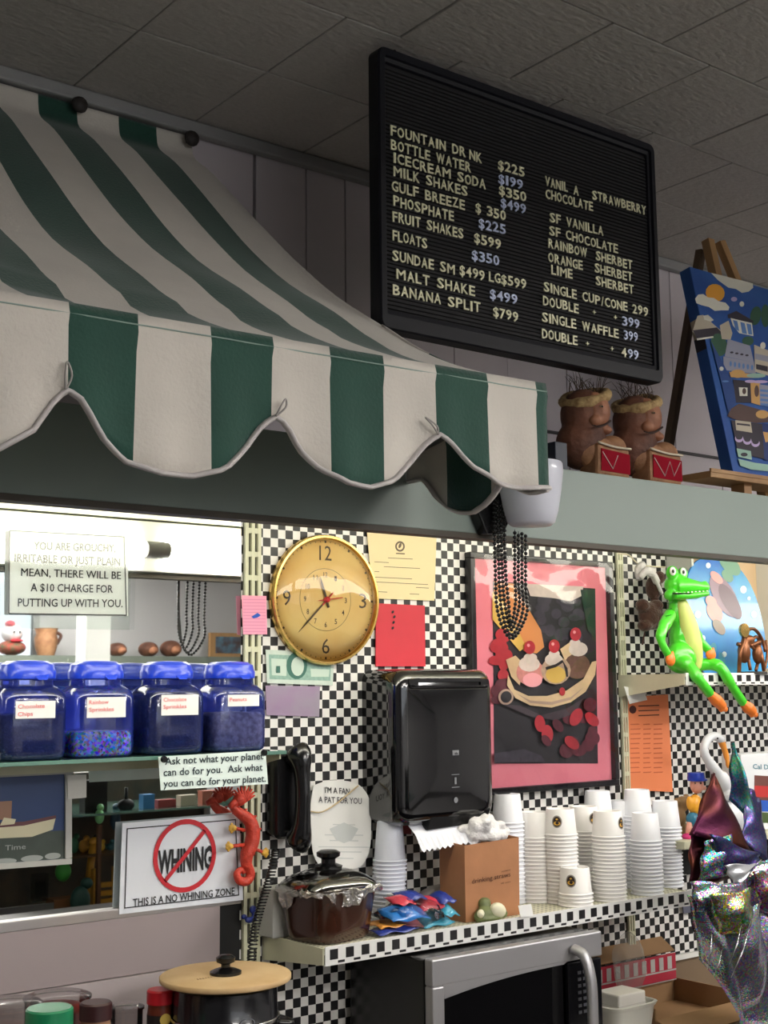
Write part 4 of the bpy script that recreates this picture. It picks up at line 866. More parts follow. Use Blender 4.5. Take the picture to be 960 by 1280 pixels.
MB().tube(arc(PXL([(387, 1014), (402, 1015), (420, 1005), (436, 992), (448, 982)], 2.571), 5), .0018, 6).build('rubber_band', mat('band', (190, 170, 130), .6), t, smooth=True)
# ---- telephone and its cord
px0, px1 = at(336, 1000, Y=2.6).x, at(388, 1000, Y=2.52).x
t = thing('wall_phone', 'black wall telephone under the glass shelf\'s right end', 'telephone', ((px0+px1)/2, 2.6, 1.5))
zT, zB = at(360, 938, Y=2.54).z, at(360, 1058, Y=2.54).z; X0, X1 = 1.672, 1.752
b = MB(); ring(b, [rrect(X0, X1, zB+.02, zT-.01, .012, 2.6), rrect(X0, X1, zB+.015, zT-.008, .016, 2.565), rrect(X0+.006, X1-.006, zB+.02, zT-.014, .014, 2.557)]); b.f.append(tuple(range(2*28, 3*28))); b.m.append(0); b.build('base', BLACK, t, smooth=True, sharp=40)
hs_ = arc([(1.722, 2.548, zT-.004), (1.722, 2.528, zT-.03), (1.722, 2.520, (zT+zB)/2), (1.722, 2.528, zB+.03), (1.722, 2.548, zB+.004)], 6)
MB().tube(hs_, [.020, .026, .027, .027, .026, .024, .022, .019, .017, .016, .0155, .0155, .0155, .0155, .016, .017, .018, .020, .022, .024, .025, .026, .026, .024, .018], 14, flat=1.25).build('handset', mat('phone_gloss', (16, 16, 18), .2, coat=.5), t, smooth=True)
c_ = arc([at(345, 1062, Y=2.56), at(338, 1095, Y=2.52), at(327, 1130, Y=2.50), at(318, 1165, Y=2.48), at(314, 1205, Y=2.47)], 20); pts = []
for i in range(len(c_)-1):
    for k_ in range(7):
        u = k_/7; a = (i+u)*2*PI*.46; q = c_[i].lerp(c_[i+1], u); pts.append(q+Vector((math.cos(a)*.009, math.sin(a)*.009, 0)))
MB().tube(pts, .0019, 5).build('coiled_cord', BLACK, t, smooth=True)
# blue clip
t = thing('blue_clip', 'small dark blue plastic clip on the cream rail below the sign', 'clip', at(313, 1140, Y=2.58))
b = MB(); b.ell(at(316, 1137, Y=2.575), (.009, .006, .009)); b.ell(at(312, 1150, Y=2.575), (.012, .006, .007)); b.ell(at(305, 1146, Y=2.575), (.008, .005, .006)); b.ell(at(318, 1146, Y=2.575), (.007, .005, .011)); b.build('body', mat('navy', (26, 44, 120), .4), t, smooth=True, remesh=.002)
# ---- red seahorse-lizard ornament
t = thing('seahorse_ornament', 'red resin seahorse with a curled tail and yellow feet beside the whining sign', 'ornament', at(306, 1050, Y=2.565))
SR = mat('coral_red', (206, 64, 44), .5, var=.25, vs=60, bump=.8, bs=120)
pth = [(290, 1006), (294, 1012), (302, 1018), (312, 1026), (316, 1040), (314, 1056), (309, 1066), (308, 1080), (313, 1092), (309, 1101), (300, 1101), (296, 1093), (301, 1087), (305, 1091)]
yy = [2.550+.0*i for i in range(len(pth))]; pts = arc([at(x, y, Y=2.556) for x, y in pth], 5); rs = np.interp(np.linspace(0, 1, len(pts)), [0, .12, .3, .45, .6, .75, 1], [.008, .011, .017, .016, .011, .010, .005])
MB().tube(pts, list(rs), 12).build('body', SR, t, smooth=True)
b = MB(); b.ell(at(299, 1000, Y=2.552), (.016, .013, .014)); b.tube([at(295, 1002, Y=2.552), at(287, 1008, Y=2.548)], [.010, .006], 8)
for i in range(9): a = math.radians(-70+i*20); c1 = at(304, 1002, Y=2.556); b.tube([c1, c1+Vector((math.sin(a)*.030, 0, .012+math.cos(a)*.022))], [.006, .002], 6)
b.build('head', SR, t, smooth=True)
for i in range(9):
    q = pts[8+i*3]; MB().tube([q+Vector((.016, 0, .004)), q+Vector((.022, 0, .006))], [.004, .0015], 6).build('spine', SR, t, smooth=True) if i % 2 == 0 else None
YF = mat('ochre', (206, 160, 60), .5, bump=.5)
for (x, y), (bx_, by_) in (((292, 1035), (306, 1038)), ((288, 1058), (305, 1056)), ((330, 1066), (316, 1060))):
    fo = at(x, y, Y=2.552); b = MB().ell(fo, (.008, .006, .007))
    for a in (-60, -20, 20, 60):
        s = 1 if x > 310 else -1; b.ell(fo+Vector((s*.010*math.cos(math.radians(a)), 0, .010*math.sin(math.radians(a)))), .0035)
    b.build('foot', YF, t, smooth=True, remesh=.0018); MB().tube([fo, at(bx_, by_, Y=2.556)], .004, 8).build('limb', SR, t, smooth=True)
# ================================================================ MICROWAVE, COOKER AND COUNTER
ZK = .865
ct = thing('back_counter', 'pale worktop at the back wall under the microwave and slow cooker', 'counter', (2, 2.3, ZK-.04))
MB().box(-1.3, 4.8, 2.02, 2.577, ZK-.04, ZK).build('worktop', mat('worktop', (170, 164, 156), .4, var=.1), ct, bevel=.004)
cb = MB().box(-1.3, 4.8, 2.06, 2.575, .06, ZK-.042).build('cabinet_body', mat('cabinet', (120, 116, 110), .5), ct)
MY = 2.27; mL, mR = at(541, 1240, Y=MY).x, at(754, 1225, Y=MY).x; mT = at(541, 1200, Y=MY).z; mB = ZK+.012
STL = mat('stainless', (176, 175, 178), .42, metal=.75, bump=.12, bs=400, stretch=(1, 1, 30))
mw = thing('microwave', 'stainless steel microwave with black window and curved handle under the shelf', 'microwave', ((mL+mR)/2, 2.42, ZK))
MB().box(mL+.002, mR-.002, MY+.03, 2.575, mB, mT-.004).build('case', BLACK, mw, bevel=.004)
b = MB(); b.box(mL, mR, MY, MY+.028, mT-.058, mT); b.box(mL, mL+.034, MY, MY+.028, mB, mT-.058); b.box(mL, mR, MY, MY+.028, mB, mB+.03); b.build('door_frame', STL, mw, bevel=.004)
xc = at(706, 1230, Y=MY).x; x2 = at(719, 1230, Y=MY).x
gl = MB(); n = 14
pts = [(mL+.034, MY+.006, mB+.03)]+[(xc, MY+.006, mB+.03)]+[(mL+.034+(xc-mL-.034)*(1-i/n), MY+.006, mT-.062-.024*((i/n)**2.2)) for i in range(n+1)]
gl.prism(pts, (0, .02, 0)); gl.build('window', mat('oven_glass', (12, 12, 14), .06, coat=.6), mw)
MB().prism([(mL+.03, MY+.0008, mT-.056), (xc+.012, MY+.0008, mT-.056)]+[(mL+.034+(xc-mL-.034)*(1-i/n), MY+.0008, mT-.062-.024*((i/n)**2.2)) for i in range(n+1)], (0, .006, 0)).build('brow', STL, mw)
cpn = MB().box(xc+.012, mR-.006, MY-.001, MY+.012, mB+.01, mT-.061).build('control_panel', mat('panel_black', (16, 16, 20), .2), mw, bevel=.002)
bt = MB().box(0, .011, -.001, .001, 0, .007)
bt0 = None
for r in range(7):
    for c_i in range(3):
        x = xc+.042+c_i*.017; z = mT-.09-r*.015
        if bt0 is None: bt0 = MB().box(0, .011, -.0012, .001, 0, .007).build('button', mat('button_grey', (60, 60, 66), .5), cpn, rel=False); o = bt0
        else: o = bt0.copy(); C.objects.link(o)
        o.location = Vector((x, MY-.001, z))-wpos(cpn)
hp = arc([(x2-.006, MY-.004, mT-.030), (x2, MY-.030, mT-.040), (x2+.004, MY-.043, mT-.075), (x2+.006, MY-.048, mT-.13), (x2+.004, MY-.044, mB+.05), (x2, MY-.004, mB+.03)], 6)
MB().tube(hp, .0165, 12, flat=.75).build('handle', STL, mw, smooth=True)
MB().prism([(xc-.07, MY-.0015, mB+.028), (xc-.035, MY-.0015, mB+.070), (xc+.005, MY-.0015, mB+.028)], (0, .001, 0)).build('sticker', mat('speckled_sticker', (90, 90, 96), .6, var=.8, vs=200), mw)
# cooker with a round wooden lid
c0 = at(282, 1218, Y=2.30); zL = 1.335
zL = c0.z; R_ = (at(364, 1215, Y=2.30)-at(201, 1218, Y=2.30)).length/2
R_ = mpp(282, 1218, 2.30)*82
t = thing('slow_cooker', 'black slow cooker with a metal band and round wooden lid', 'cooker', (c0.x, 2.30, ZK))
rb = R_*.80
MB().lathe([(.001, .012), (rb*.8, .012), (rb*.94, .03), (rb, .07), (rb, zL-ZK-.085), (rb*1.02, zL-ZK-.082), (rb*1.02, zL-ZK-.078), (rb*.995, zL-ZK-.074), (rb*.98, zL-ZK-.02), (.001, zL-ZK-.02)], (c0.x, 2.30, ZK), 48).build('body', mat('cooker_black', (20, 20, 24), .22, coat=.4), t, smooth=True, sharp=35)
MB().lathe([(rb*1.015, -.004), (rb*1.035, -.002), (rb*1.035, .003), (rb*1.015, .005), (rb*1.0, 0)], (c0.x, 2.30, zL-.079), 48).build('metal_band', mat('chrome', (200, 200, 204), .15, metal=1), t, smooth=True)
cut = MB().lathe([(.001, -.010), (R_-.002, -.010), (R_, -.008), (R_, -.001), (R_-.002, .001), (.001, .001)], (c0.x, 2.30, zL), 64, caps=False).build('wooden_lid', mat('lid_wood', (214, 184, 138), .6, col2=(196, 160, 112), vs=7, bump=.2), t, smooth=True, sharp=50)
nd = at(335, 1231, Y=2.30-.07); MB().box(nd.x-.012, nd.x+.02, 2.30-R_*.86, 2.30-R_*.72, zL-.012, zL+.0015).build('lid_notch', mat('notch_dark', (60, 44, 32), .8), t) if False else None
MB().lathe([(.001, .001), (.031, .001), (.031, .006), (.022, .010), (.009, .014), (.009, .020), (.018, .024), (.019, .032), (.012, .037), (.001, .038)], (c0.x, 2.30, zL), 28).build('knob', BLACK, t, smooth=True, sharp=40)
b = MB(); random.seed(2)
for i in range(10): u = c0.x-.07+i*.006; b.poly([(u, 2.285+.004*i*.3, zL+.0014), (u+.004, 2.287, zL+.0014), (u+.005, 2.296+.003*random.random(), zL+.0014), (u+.001, 2.292, zL+.0014)])
b.build('burnt_mark', mat('burnt', (150, 118, 80), .8), t)
for sg in (1, -1): MB().tube(arc([(c0.x+sg*rb*.97, 2.27, zL-.10), (c0.x+sg*(rb+.03), 2.265, zL-.105), (c0.x+sg*(rb+.03), 2.335, zL-.105), (c0.x+sg*rb*.97, 2.33, zL-.10)], 5), .008, 8).build('side_handle', BLACK, t, smooth=True)
b = MB(); ly = 2.30-rb*.75; p = at(300, 1276, Y=ly); cp_ = disc((p.x, 2.30-rb*1.012, p.z), .016, .009, 18)+disc((p.x, 2.30-rb*1.012, p.z), .0145, .0075, 18); b.add(cp_, [(i, (i+1) % 18, 18+(i+1) % 18, 18+i) for i in range(18)]); b.build('oval_badge', LG_, t)
# bottles and jars at the lower left
def bottle(name, label, px, ytop, Y, r, capm, bodym, caph=.028, rc=None, sqr=None):
    p = at(px, ytop, Y=Y); h = p.z-ZK; rc = rc or r*.9
    t = thing(name, label, 'jar', (p.x, Y, ZK)); c = (p.x, Y, ZK)
    MB().lathe([(.001, .001), (r*.95, .001), (r, .006), (r, h-caph-.02), (rc*.9, h-caph-.006), (rc*.9, h-caph)], c, 28, sq=sqr).build('body', bodym, t, smooth=True, sharp=50)
    MB().lathe([(.001, h-caph-.002), (rc, h-caph), (rc, h-.003), (rc-.003, h), (.001, h)], c, 32).build('cap', capm, t, smooth=True, sharp=40); return t, p, h
bottle('condiment_jar', 'jar with a wide green cap at the lower left', 62, 1259, 2.20, .040, mat('cap_green', (24, 128, 84), .4), mat('jar_dark', (70, 40, 32), .2), .035, .040)
bottle('condiment_jar', 'jar with a dark brown cap right of the green-capped jar', 120, 1252, 2.28, .029, mat('cap_brown', (58, 30, 32), .4), mat('jar_beige', (170, 130, 100), .3), .030, .029)
t, p, h = bottle('spice_jar', 'spice jar with a bright red cap beside the slow cooker', 201, 1236, 2.37, .026, mat('cap_red', (190, 26, 40), .35), mat('jar_spice', (120, 54, 36), .3, var=.4, vs=40), .026, .027)
MB().lathe([(.0264, .0), (.0264, .06)], (p.x, 2.37, ZK+h-.105), 28, caps=False).build('label_band', mat('label_black', (30, 26, 26), .5), t, smooth=True)
MB().poly([v+Vector((0, 0, 0)) for v in disc((p.x-.004, 2.37-.0270, ZK+h-.052), .012, .011, 14)]).build('label_print', mat('label_yellow', (220, 190, 90), .6), t)
CL = clear('clear_plastic', (236, 234, 234), .10, .08)
def tub(label, px, ytop, Y, r, fillm, fz):
    p = at(px, ytop, Y=Y); h = p.z-ZK; t = thing('clear_tub', label, 'container', (p.x, Y, ZK)); c = (p.x, Y, ZK)
    MB().lathe([(.001, .001), (r*.86, .001), (r, h-.006), (r+.003, h-.004), (r+.003, h), (r, h+.001)], c, 32, caps=False).build('tub', CL, t, smooth=True, sharp=50)
    if fillm: MB().lathe([(.001, .003), (r*.84, .003), (r*.93, fz-.004), (r*.7, fz+.004), (.001, fz+.008)], c, 24).build('contents', fillm, t, smooth=True)
    MB().lathe([(r+.002, h+.001), (r-.006, h+.004), (.001, h+.005)], c, 32, caps=False).build('lid', CL, t, smooth=True)
CND = mat('mixed_candy', (210, 90, 70), .4); nt = CND.node_tree; vo = nt.nodes.new('ShaderNodeTexVoronoi'); vo.inputs['Scale'].default_value = 130; rp = nt.nodes.new('ShaderNodeValToRGB'); tc = nt.nodes.new('ShaderNodeTexCoord')
rp.color_ramp.elements[0].color = lin((120, 40, 40)); rp.color_ramp.elements[1].color = lin((230, 190, 150)); nt.links.new(tc.outputs['Object'], vo.inputs['Vector']); nt.links.new(vo.outputs['Color'], rp.inputs[0]); nt.links.new(rp.outputs[0], nt.nodes['Principled BSDF'].inputs['Base Color'])
tub('clear tub of red and cream sweets in the bottom left corner', 10, 1254, 2.36, .058, CND, .27)
tub('wide clear tub with a lid behind the green-capped jar', 72, 1245, 2.40, .060, mat('red_sauce', (130, 50, 44), .3), .30)
tub('empty clear cup left of the red-capped spice jar', 158, 1258, 2.40, .032, None, .2)
# ================================================================ UPPER RIGHT SHELF
ZU = at(857, 843, Y=2.354).z; UX = 2.874
us = thing('toy_shelf', 'cream metal shelf with a checkered edge carrying the crocodile and the sea picture', 'shelf', (3.4, 2.5, ZU))
MB().box(UX, 4.6, 2.358, 2.598, ZU-.004, ZU).build('shelf_top', SHM, us)
front_edge(us, UX, 4.6, 2.354, ZU-.030, ZU+.004)
MB().prism([(UX-.003, 2.358, ZU-.028), (UX-.003, 2.358, ZU+.002), (UX-.003, 2.598, ZU+.002), (UX-.003, 2.598, ZU-.062)], (.004, 0, 0)).build('end_plate', SHM, us)
# crocodile
def P3(x, y, Y): return at(x, y, Y=Y)
CG = mat('toy_green', (72, 204, 44), .28, coat=.5); CO_ = mat('toy_orange', (232, 122, 44), .4); CY = mat('toy_yellow', (214, 224, 130), .35)
t = thing('toy_crocodile', 'bright green plastic crocodile sitting on the shelf edge with orange feet dangling', 'toy', P3(860, 843, 2.40))
m_ = mpp(855, 790, 2.42); b = MB()
b.ell(P3(856, 800, 2.42), (22*m_, .040, 34*m_)); b.ell(P3(851, 822, 2.41), (23*m_, .040, 20*m_)); b.ell(P3(848, 766, 2.42), (13*m_, .028, 24*m_)); b.ell(P3(846, 748, 2.42), (11*m_, .024, 14*m_))
b.tube(arc([P3(848, 826, 2.40), P3(862, 834, 2.365), P3(874, 850, 2.335), P3(888, 868, 2.333)], 5), [10*m_]*5+[8*m_]*5+[6.5*m_]*5+[6*m_], 12)
b.tube(arc([P3(868, 832, 2.41), P3(888, 830, 2.375), P3(901, 835, 2.345), P3(914, 856, 2.333), P3(930, 880, 2.333)], 5), [8*m_]*5+[8*m_]*5+[7*m_]*5+[6*m_]*5+[5.5*m_], 12)
b.tube(arc([P3(838, 768, 2.40), P3(829, 785, 2.375), P3(826, 800, 2.365), P3(836, 820, 2.36)], 5), [8*m_]*5+[6.5*m_]*5+[5*m_]*6, 12)
b.tube(arc([P3(864, 786, 2.40), P3(874, 800, 2.385), P3(886, 813, 2.375)], 5), [8*m_]*5+[5.5*m_]*6, 12)
b.build('body', CG, t, smooth=True, remesh=.004)
b = MB(); b.ell(P3(846, 731, 2.41), (16*m_, .036, 15*m_)); b.tube(arc([P3(848, 733, 2.40), P3(864, 733, 2.375), P3(878, 734, 2.365), P3(884, 734, 2.362)], 4), [13*m_, 13*m_, 12*m_, 11*m_, 9.5*m_, 8.5*m_, 7.5*m_, 7*m_, 6.8*m_, 6.5*m_, 6.5*m_, 6*m_, 5*m_], 14)
b.ell(P3(881, 729, 2.36), (4*m_, .008, 3*m_)); b.ell(P3(840, 716, 2.405), (8*m_, .018, 9*m_)); b.ell(P3(853, 717, 2.405), (7*m_, .016, 8*m_)); b.ell(P3(838, 744, 2.41), (8*m_, .02, 7*m_))
b.build('head', CG, t, smooth=True, remesh=.0035)
b = MB(); b.tube(arc([P3(842, 744, 2.385), P3(858, 745, 2.368), P3(872, 744, 2.355), P3(884, 742, 2.352)], 4), [6*m_]*4+[5*m_]*5+[4*m_]*4, 10, flat=.8); b.build('lower_jaw', CG, t, smooth=True)
b = MB()
for i in range(9): q = P3(846, 741.5, 2.372).lerp(P3(884, 739, 2.349), i/8); b.add([q+Vector((-.004, 0, .002)), q+Vector((.004, 0, .002)), q+Vector((0, -.001, -.006))], [(0, 1, 2)])
b.build('teeth', mat('teeth', (235, 235, 225), .4), t); MB().tube([P3(841, 742, 2.372), P3(862, 742, 2.358), P3(885, 740, 2.349)], .0022, 6).build('mouth_line', BLACK, t)
for x, y in ((841, 714), (854, 715)):
    e = MB().ell(P3(x, y, 2.39), (5*m_, .006, 5.5*m_)).build('eye', mat('eye_white', (232, 232, 232), .3), t, smooth=True); MB().ell(P3(x+.5, y, 2.384), (2*m_, .003, 2.4*m_), n=10).build('pupil', BLACK, e, smooth=True)
bl = MB(); L0 = [(852, 750, 5), (856, 765, 9), (861, 785, 12), (865, 805, 13), (869, 822, 10), (871, 836, 5)]
pp = arc([P3(x, y, 2.394) for x, y, r in L0], 4); rr = np.interp(np.linspace(0, 5, len(pp)), range(6), [r for _, _, r in L0]); bl.tube(pp, [r*m_ for r in rr], 14); bl.build('belly', CY, t, smooth=True)
for a in (((836, 819, 2.357), (840, 830, 2.355), 7), ((887, 814, 2.372), (890, 822, 2.37), 8)):
    q0, q1 = P3(*a[0]), P3(*a[1]); MB().ell((q0+q1)/2, (a[2]*m_, .012, 8*m_)).ell(q0+Vector((.008, -.006, 0)), (.005, .005, .012)).build('hand', CO_, t, smooth=True, remesh=.002)
for a, c in (((887, 867), (904, 884)), ((929, 879), (942, 891))):
    q0, q1 = P3(a[0], a[1], 2.333), P3(c[0], c[1], 2.325); b = MB().tube([q0, q0.lerp(q1, .5), q1], [5.5*m_, 8*m_, 6*m_], 10)
    for d in (-.012, 0, .012): b.ell(q1+Vector((d*.8, 0, -.004-abs(d)*.1)), (.007, .007, .009))
    b.build('foot', CO_, t, smooth=True, remesh=.0025)
b = MB()
for x, y in ((833, 762), (832, 770), (831, 778), (834, 754), (830, 786)): b.tube([P3(x, y, 2.372), P3(x+7, y-1.5, 2.372)], .0012, 5)
b.build('scale_marks', mat('dark_green', (30, 110, 30), .5), t)
# brown plush hanging on the wall
t = thing('plush_monkey', 'brown and white plush monkey hanging by a cord left of the green crocodile', 'plush toy', P3(812, 770, 2.57))
BF = mat('brown_fur', (78, 46, 36), .9, var=.3, vs=60, bump=1, bs=160, sheen=.3)
b = MB(); b.ell(P3(812, 770, 2.555), (18*m_, .030, 18*m_)); b.ell(P3(803, 757, 2.55), (9*m_, .022, 9*m_)); b.ell(P3(820, 757, 2.55), (10*m_, .022, 8*m_)); b.ell(P3(806, 782, 2.55), (10*m_, .022, 8*m_)); b.ell(P3(822, 774, 2.545), (10*m_, .02, 13*m_)); b.ell(P3(817, 735, 2.555), (10*m_, .026, 16*m_)); b.ell(P3(824, 722, 2.56), (7*m_, .02, 9*m_))
b.build('body', BF, t, smooth=True, remesh=.004)
WF = mat('white_fur', (214, 210, 210), .9, bump=1, bs=160)
MB().tube(arc([P3(800, 722, 2.53), P3(808, 714, 2.52), P3(816, 718, 2.52), P3(822, 730, 2.525), P3(827, 742, 2.53)], 4), [.010]*4+[.014]*4+[.011]*4+[.006]*5, 10).build('white_ruff', WF, t, smooth=True)
MB().tube(arc([P3(800, 724, 2.54), P3(798, 712, 2.55), P3(803, 706, 2.56)], 4), .012, 8).build('white_ear', WF, t, smooth=True)
MB().tube(arc([P3(772, 692, 2.59), P3(786, 694, 2.585), P3(798, 705, 2.57), P3(815, 708, 2.565), P3(832, 709, 2.56)], 5), .0022, 6).build('cord', mat('twine', (206, 196, 170), .8), t, smooth=True)
MB().tube(arc([P3(806, 790, 2.57), P3(804, 800, 2.575), P3(803, 806, 2.578)], 4), .0025, 6).build('tail', BF, t, smooth=True)
# open display box, sea turtle plate and bronze figure
t = thing('display_box', 'open white display box with a beige lining behind the blue oval plate', 'box', P3(900, 843, 2.55))
bx0, bx1 = P3(846, 760, 2.57).x, P3(952, 760, 2.57).x; zt = 2.16
MB().box(bx0, bx1, 2.585, 2.595, ZU+.001, zt).build('lining', mat('beige', (226, 196, 160), .7), t)
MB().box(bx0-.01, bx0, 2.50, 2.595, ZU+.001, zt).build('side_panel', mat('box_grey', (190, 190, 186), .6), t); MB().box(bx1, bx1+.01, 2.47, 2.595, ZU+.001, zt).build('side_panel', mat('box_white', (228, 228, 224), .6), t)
t = thing('oval_plate', 'blue oval plate with a sea turtle among bubbles leaning behind the crocodile', 'plate', P3(905, 843, 2.5))
def lean(x, y): # plate plane leaning back
    d = ray(x, y); n_ = Vector((0, 1, -.14)); q = Vector((3.1, 2.455, ZU)); k_ = (q-CO).dot(n_)/d.dot(n_); return CO+d*k_
def LP(pts, o=0): return [lean(x, y)+Vector((0, -o, o*.14)) for x, y in pts]
ol = [(861, 716), (868, 704), (880, 697), (896, 695), (910, 699), (925, 711), (938, 730), (948, 755), (955, 785), (958, 812), (957, 838), (900, 843), (880, 840), (868, 810), (858, 775), (856, 745)]
pl = LP([(p.x, p.y) for p in arc([(x, y, 0) for x, y in ol+[ol[0]]], 4)[:-1]]); MB().prism(pl, (0, .006, 0)).build('plate', mat('sea_blue', (64, 168, 216), .25, col2=(52, 110, 200), vs=4, coat=.6), t, bevel=.0015)
b = MB()
def o2(cx, cy, rx, ry, rot, m, o): b.poly(LP([(cx+rx*math.cos(a)*math.cos(rot)-ry*math.sin(a)*math.sin(rot), cy+rx*math.cos(a)*math.sin(rot)+ry*math.sin(a)*math.cos(rot)) for a in [2*PI*i/18 for i in range(18)]], o), m)
o2(912, 706, 17, 9, .8, 4, .001); o2(893, 765, 14, 9, 1.1, 1, .0012); o2(905, 745, 30, 13, 1.05, 0, .0015); o2(912, 752, 25, 9, 1.05, 2, .002); o2(895, 722, 10, 5, .8, 1, .0022); o2(898, 784, 11, 6, .95, 3, .0024); o2(909, 720, 9, 6, .9, 4, .0014); o2(888, 752, 8, 6, .8, 1, .0026)
for x, y, r in ((872, 768, 4), (878, 798, 3.5), (929, 737, 4), (942, 768, 3.5), (885, 707, 3), (936, 748, 2), (905, 818, 3)): o2(x, y, r, r*1.2, 0, 5, .001)
o2(890, 815, 5, 12, .2, 6, .001); o2(902, 825, 4, 10, -.2, 6, .001)
b.build('print', [mat('turtle_shell', (150, 126, 146), .3), mat('turtle_pink', (232, 160, 160), .3), mat('shell_dark', (112, 92, 110), .3), mat('flipper', (140, 128, 120), .3), mat('sea_green', (120, 160, 140), .3), mat('bubble', (214, 236, 246), .3), mat('weed', (60, 140, 170), .3)], t)
BZ_ = mat('bronze', (136, 84, 52), .35, metal=.6, var=.35, vs=40)
t = thing('wire_sculpture', 'small bronze coloured sculpture of bent parts and a gear on the shelf', 'ornament', P3(940, 843, 2.40))
sy = 2.385
for pts, r in (([(924, 840), (925, 818), (930, 800), (928, 792)], .006), ([(938, 838), (934, 812), (936, 795)], .005), ([(922, 805), (935, 808), (950, 802)], .006), ([(930, 790), (942, 786), (952, 798), (957, 815)], .005), ([(945, 838), (948, 820), (942, 806), (936, 800)], .005), ([(955, 838), (953, 825), (950, 812)], .006), ([(940, 800), (946, 796), (950, 806), (944, 812), (938, 806)], .005), ([(957, 800), (959, 818), (956, 836)], .004)):
    MB().tube(arc([P3(x, y, sy+random.uniform(-.015, .015)) for x, y in pts], 4), r, 8).build('bent_rod', BZ_, t, smooth=True)
b = MB().lathe([(.001, 0), (.018, 0), (.020, .004), (.020, .010), (.001, .012)], P3(928, 788, sy-.01), 16, M=RX); b.build('gear', GOLD, t, smooth=True, sharp=40)
b = MB(); b.ell(P3(930, 815, sy), (.022, .018, .034)); b.ell(P3(947, 818, sy), (.018, .016, .03)); b.ell(P3(935, 800, sy), (.024, .018, .016)); b.build('body', BZ_, t, smooth=True, remesh=.005)
MB().lathe([(.001, .001), (.045, .001), (.042, .008), (.001, .009)], (P3(940, 843, sy).x, sy, ZU), 20).build('base', BLACKM, t, smooth=True, sharp=40)
# ================================================================ LOWER RIGHT SHELF AND TOYS
ZR = at(860, 1050, Y=2.42).z
ls = thing('end_shelf', 'cream shelf end at the right, half hidden behind the foil pinwheel', 'shelf', (3.2, 2.5, ZR))
lx0 = at(848, 1050, Y=2.42).x; MB().box(lx0, 4.6, 2.40, 2.598, ZR-.022, ZR).build('shelf_board', SHM, ls, bevel=.002)
MB().box(lx0+.01, 4.6, 2.56, 2.598, ZR-.12, ZR-.023).build('dark_bracket', BLACKM, ls)
t = thing('toy_figure', 'small plastic figure with a blue cap and yellow shirt at the right', 'toy', P3(872, 1050, 2.44))
fm = mpp(872, 1000, 2.44); q = lambda x, y: P3(x, y, 2.44)
MB().ell(q(871, 981), (10*fm, .018, 11*fm)).ell(q(879, 985), (4*fm, .01, 3*fm)).build('head', mat('toy_skin', (226, 160, 140), .4), t, smooth=True, remesh=.002)
MB().lathe([(10.5*fm, -4*fm), (11*fm, 0), (10*fm, 6*fm), (.001, 7*fm)], q(870, 972), 20).ell(q(877, 975), (8*fm, .016, 2*fm)).build('cap', mat('toy_blue', (34, 64, 184), .35), t, smooth=True, sharp=50)
MB().ell(q(869, 1006), (11*fm, .018, 13*fm)).ell(q(862, 1004), (4*fm, .01, 9*fm)).build('shirt', mat('toy_amber', (244, 172, 50), .4), t, smooth=True, remesh=.0025)
MB().ell(q(866, 1024), (9*fm, .018, 9*fm)).build('trousers', mat('toy_teal', (50, 120, 150), .4), t, smooth=True)
MB().tube([q(862, 1028), q(860, 1044)], .008, 8).tube([q(869, 1028), q(870, 1046)], .008, 8).build('leg', mat('toy_skin', (0, 0, 0)), t, smooth=True)
MB().ell(q(859, 1046), (6*fm, .016, 4.5*fm)).ell(q(871, 1047), (6*fm, .016, 4*fm)).build('shoes', mat('toy_magenta', (206, 50, 120), .4), t, smooth=True)
e = MB()
for x, y in ((869, 979), (876, 979)): e.ell(P3(x, y, 2.421), (.0025, .0015, .003), n=8, k=5)
e.build('eyes', BLACK, t, smooth=True)
t = thing('wooden_toy', 'pale brown wooden toy animal left of the blue-capped figure', 'toy', P3(852, 1048, 2.5))
q = lambda x, y: P3(x, y, 2.50)
b = MB().ell(q(853, 1005), (8*fm, .02, 10*fm)).ell(q(850, 1022), (7*fm, .02, 12*fm)).ell(q(846, 1002), (3.5*fm, .01, 5*fm)).ell(q(858, 998), (4*fm, .01, 6*fm)).tube([q(847, 1030), q(846, 1046)], .008, 8).tube([q(855, 1030), q(856, 1046)], .008, 8); b.build('body', mat('toy_wood', (176, 146, 106), .6, var=.3, vs=30), t, smooth=True, remesh=.003)
t = thing('bird_figure', 'white long-necked bird figure with an orange bill behind the foil pinwheel', 'ornament', P3(900, 1000, 2.40))
q = lambda x, y: P3(x, y, 2.38)
MB().tube(arc([q(911, 998), q(908, 985), (q(898, 968)), q(886, 952), q(880, 938), (q(884, 925)), q(893, 920), q(902, 925)], 5), [.030]*5+[.022]*5+[.015]*5+[.0125]*5+[.012]*10+[.012]*6, 14).build('neck', mat('porcelain', (218, 220, 224), .25), t, smooth=True)
MB().ell(q(915, 1020), (.06, .04, .05)).build('body', mat('porcelain', (0, 0, 0)), t, smooth=True)
MB().tube(arc([q(900, 924), q(905, 935), q(909, 950), q(910, 960)], 4), [.010]*4+[.008]*4+[.006]*3+[.004, .002], 10).build('bill', mat('bill_orange', (232, 150, 60), .4), t, smooth=True)
MB().ell(P3(897, 923, 2.366), (.003, .002, .003), n=8, k=6).build('eye', BLACK, t, smooth=True)
t = thing('souvenir_box', 'white printed box with blue lettering and a red and blue picture, right edge', 'box', P3(950, 1050, 2.45))
X0, X1 = P3(928, 990, 2.43).x, P3(1010, 990, 2.43).x; zt = P3(930, 943, 2.43).z
MB().box(X0, X1, 2.43, 2.50, ZR+.001, zt).build('carton', mat('box_white2', (226, 228, 232), .5), t, bevel=.002)
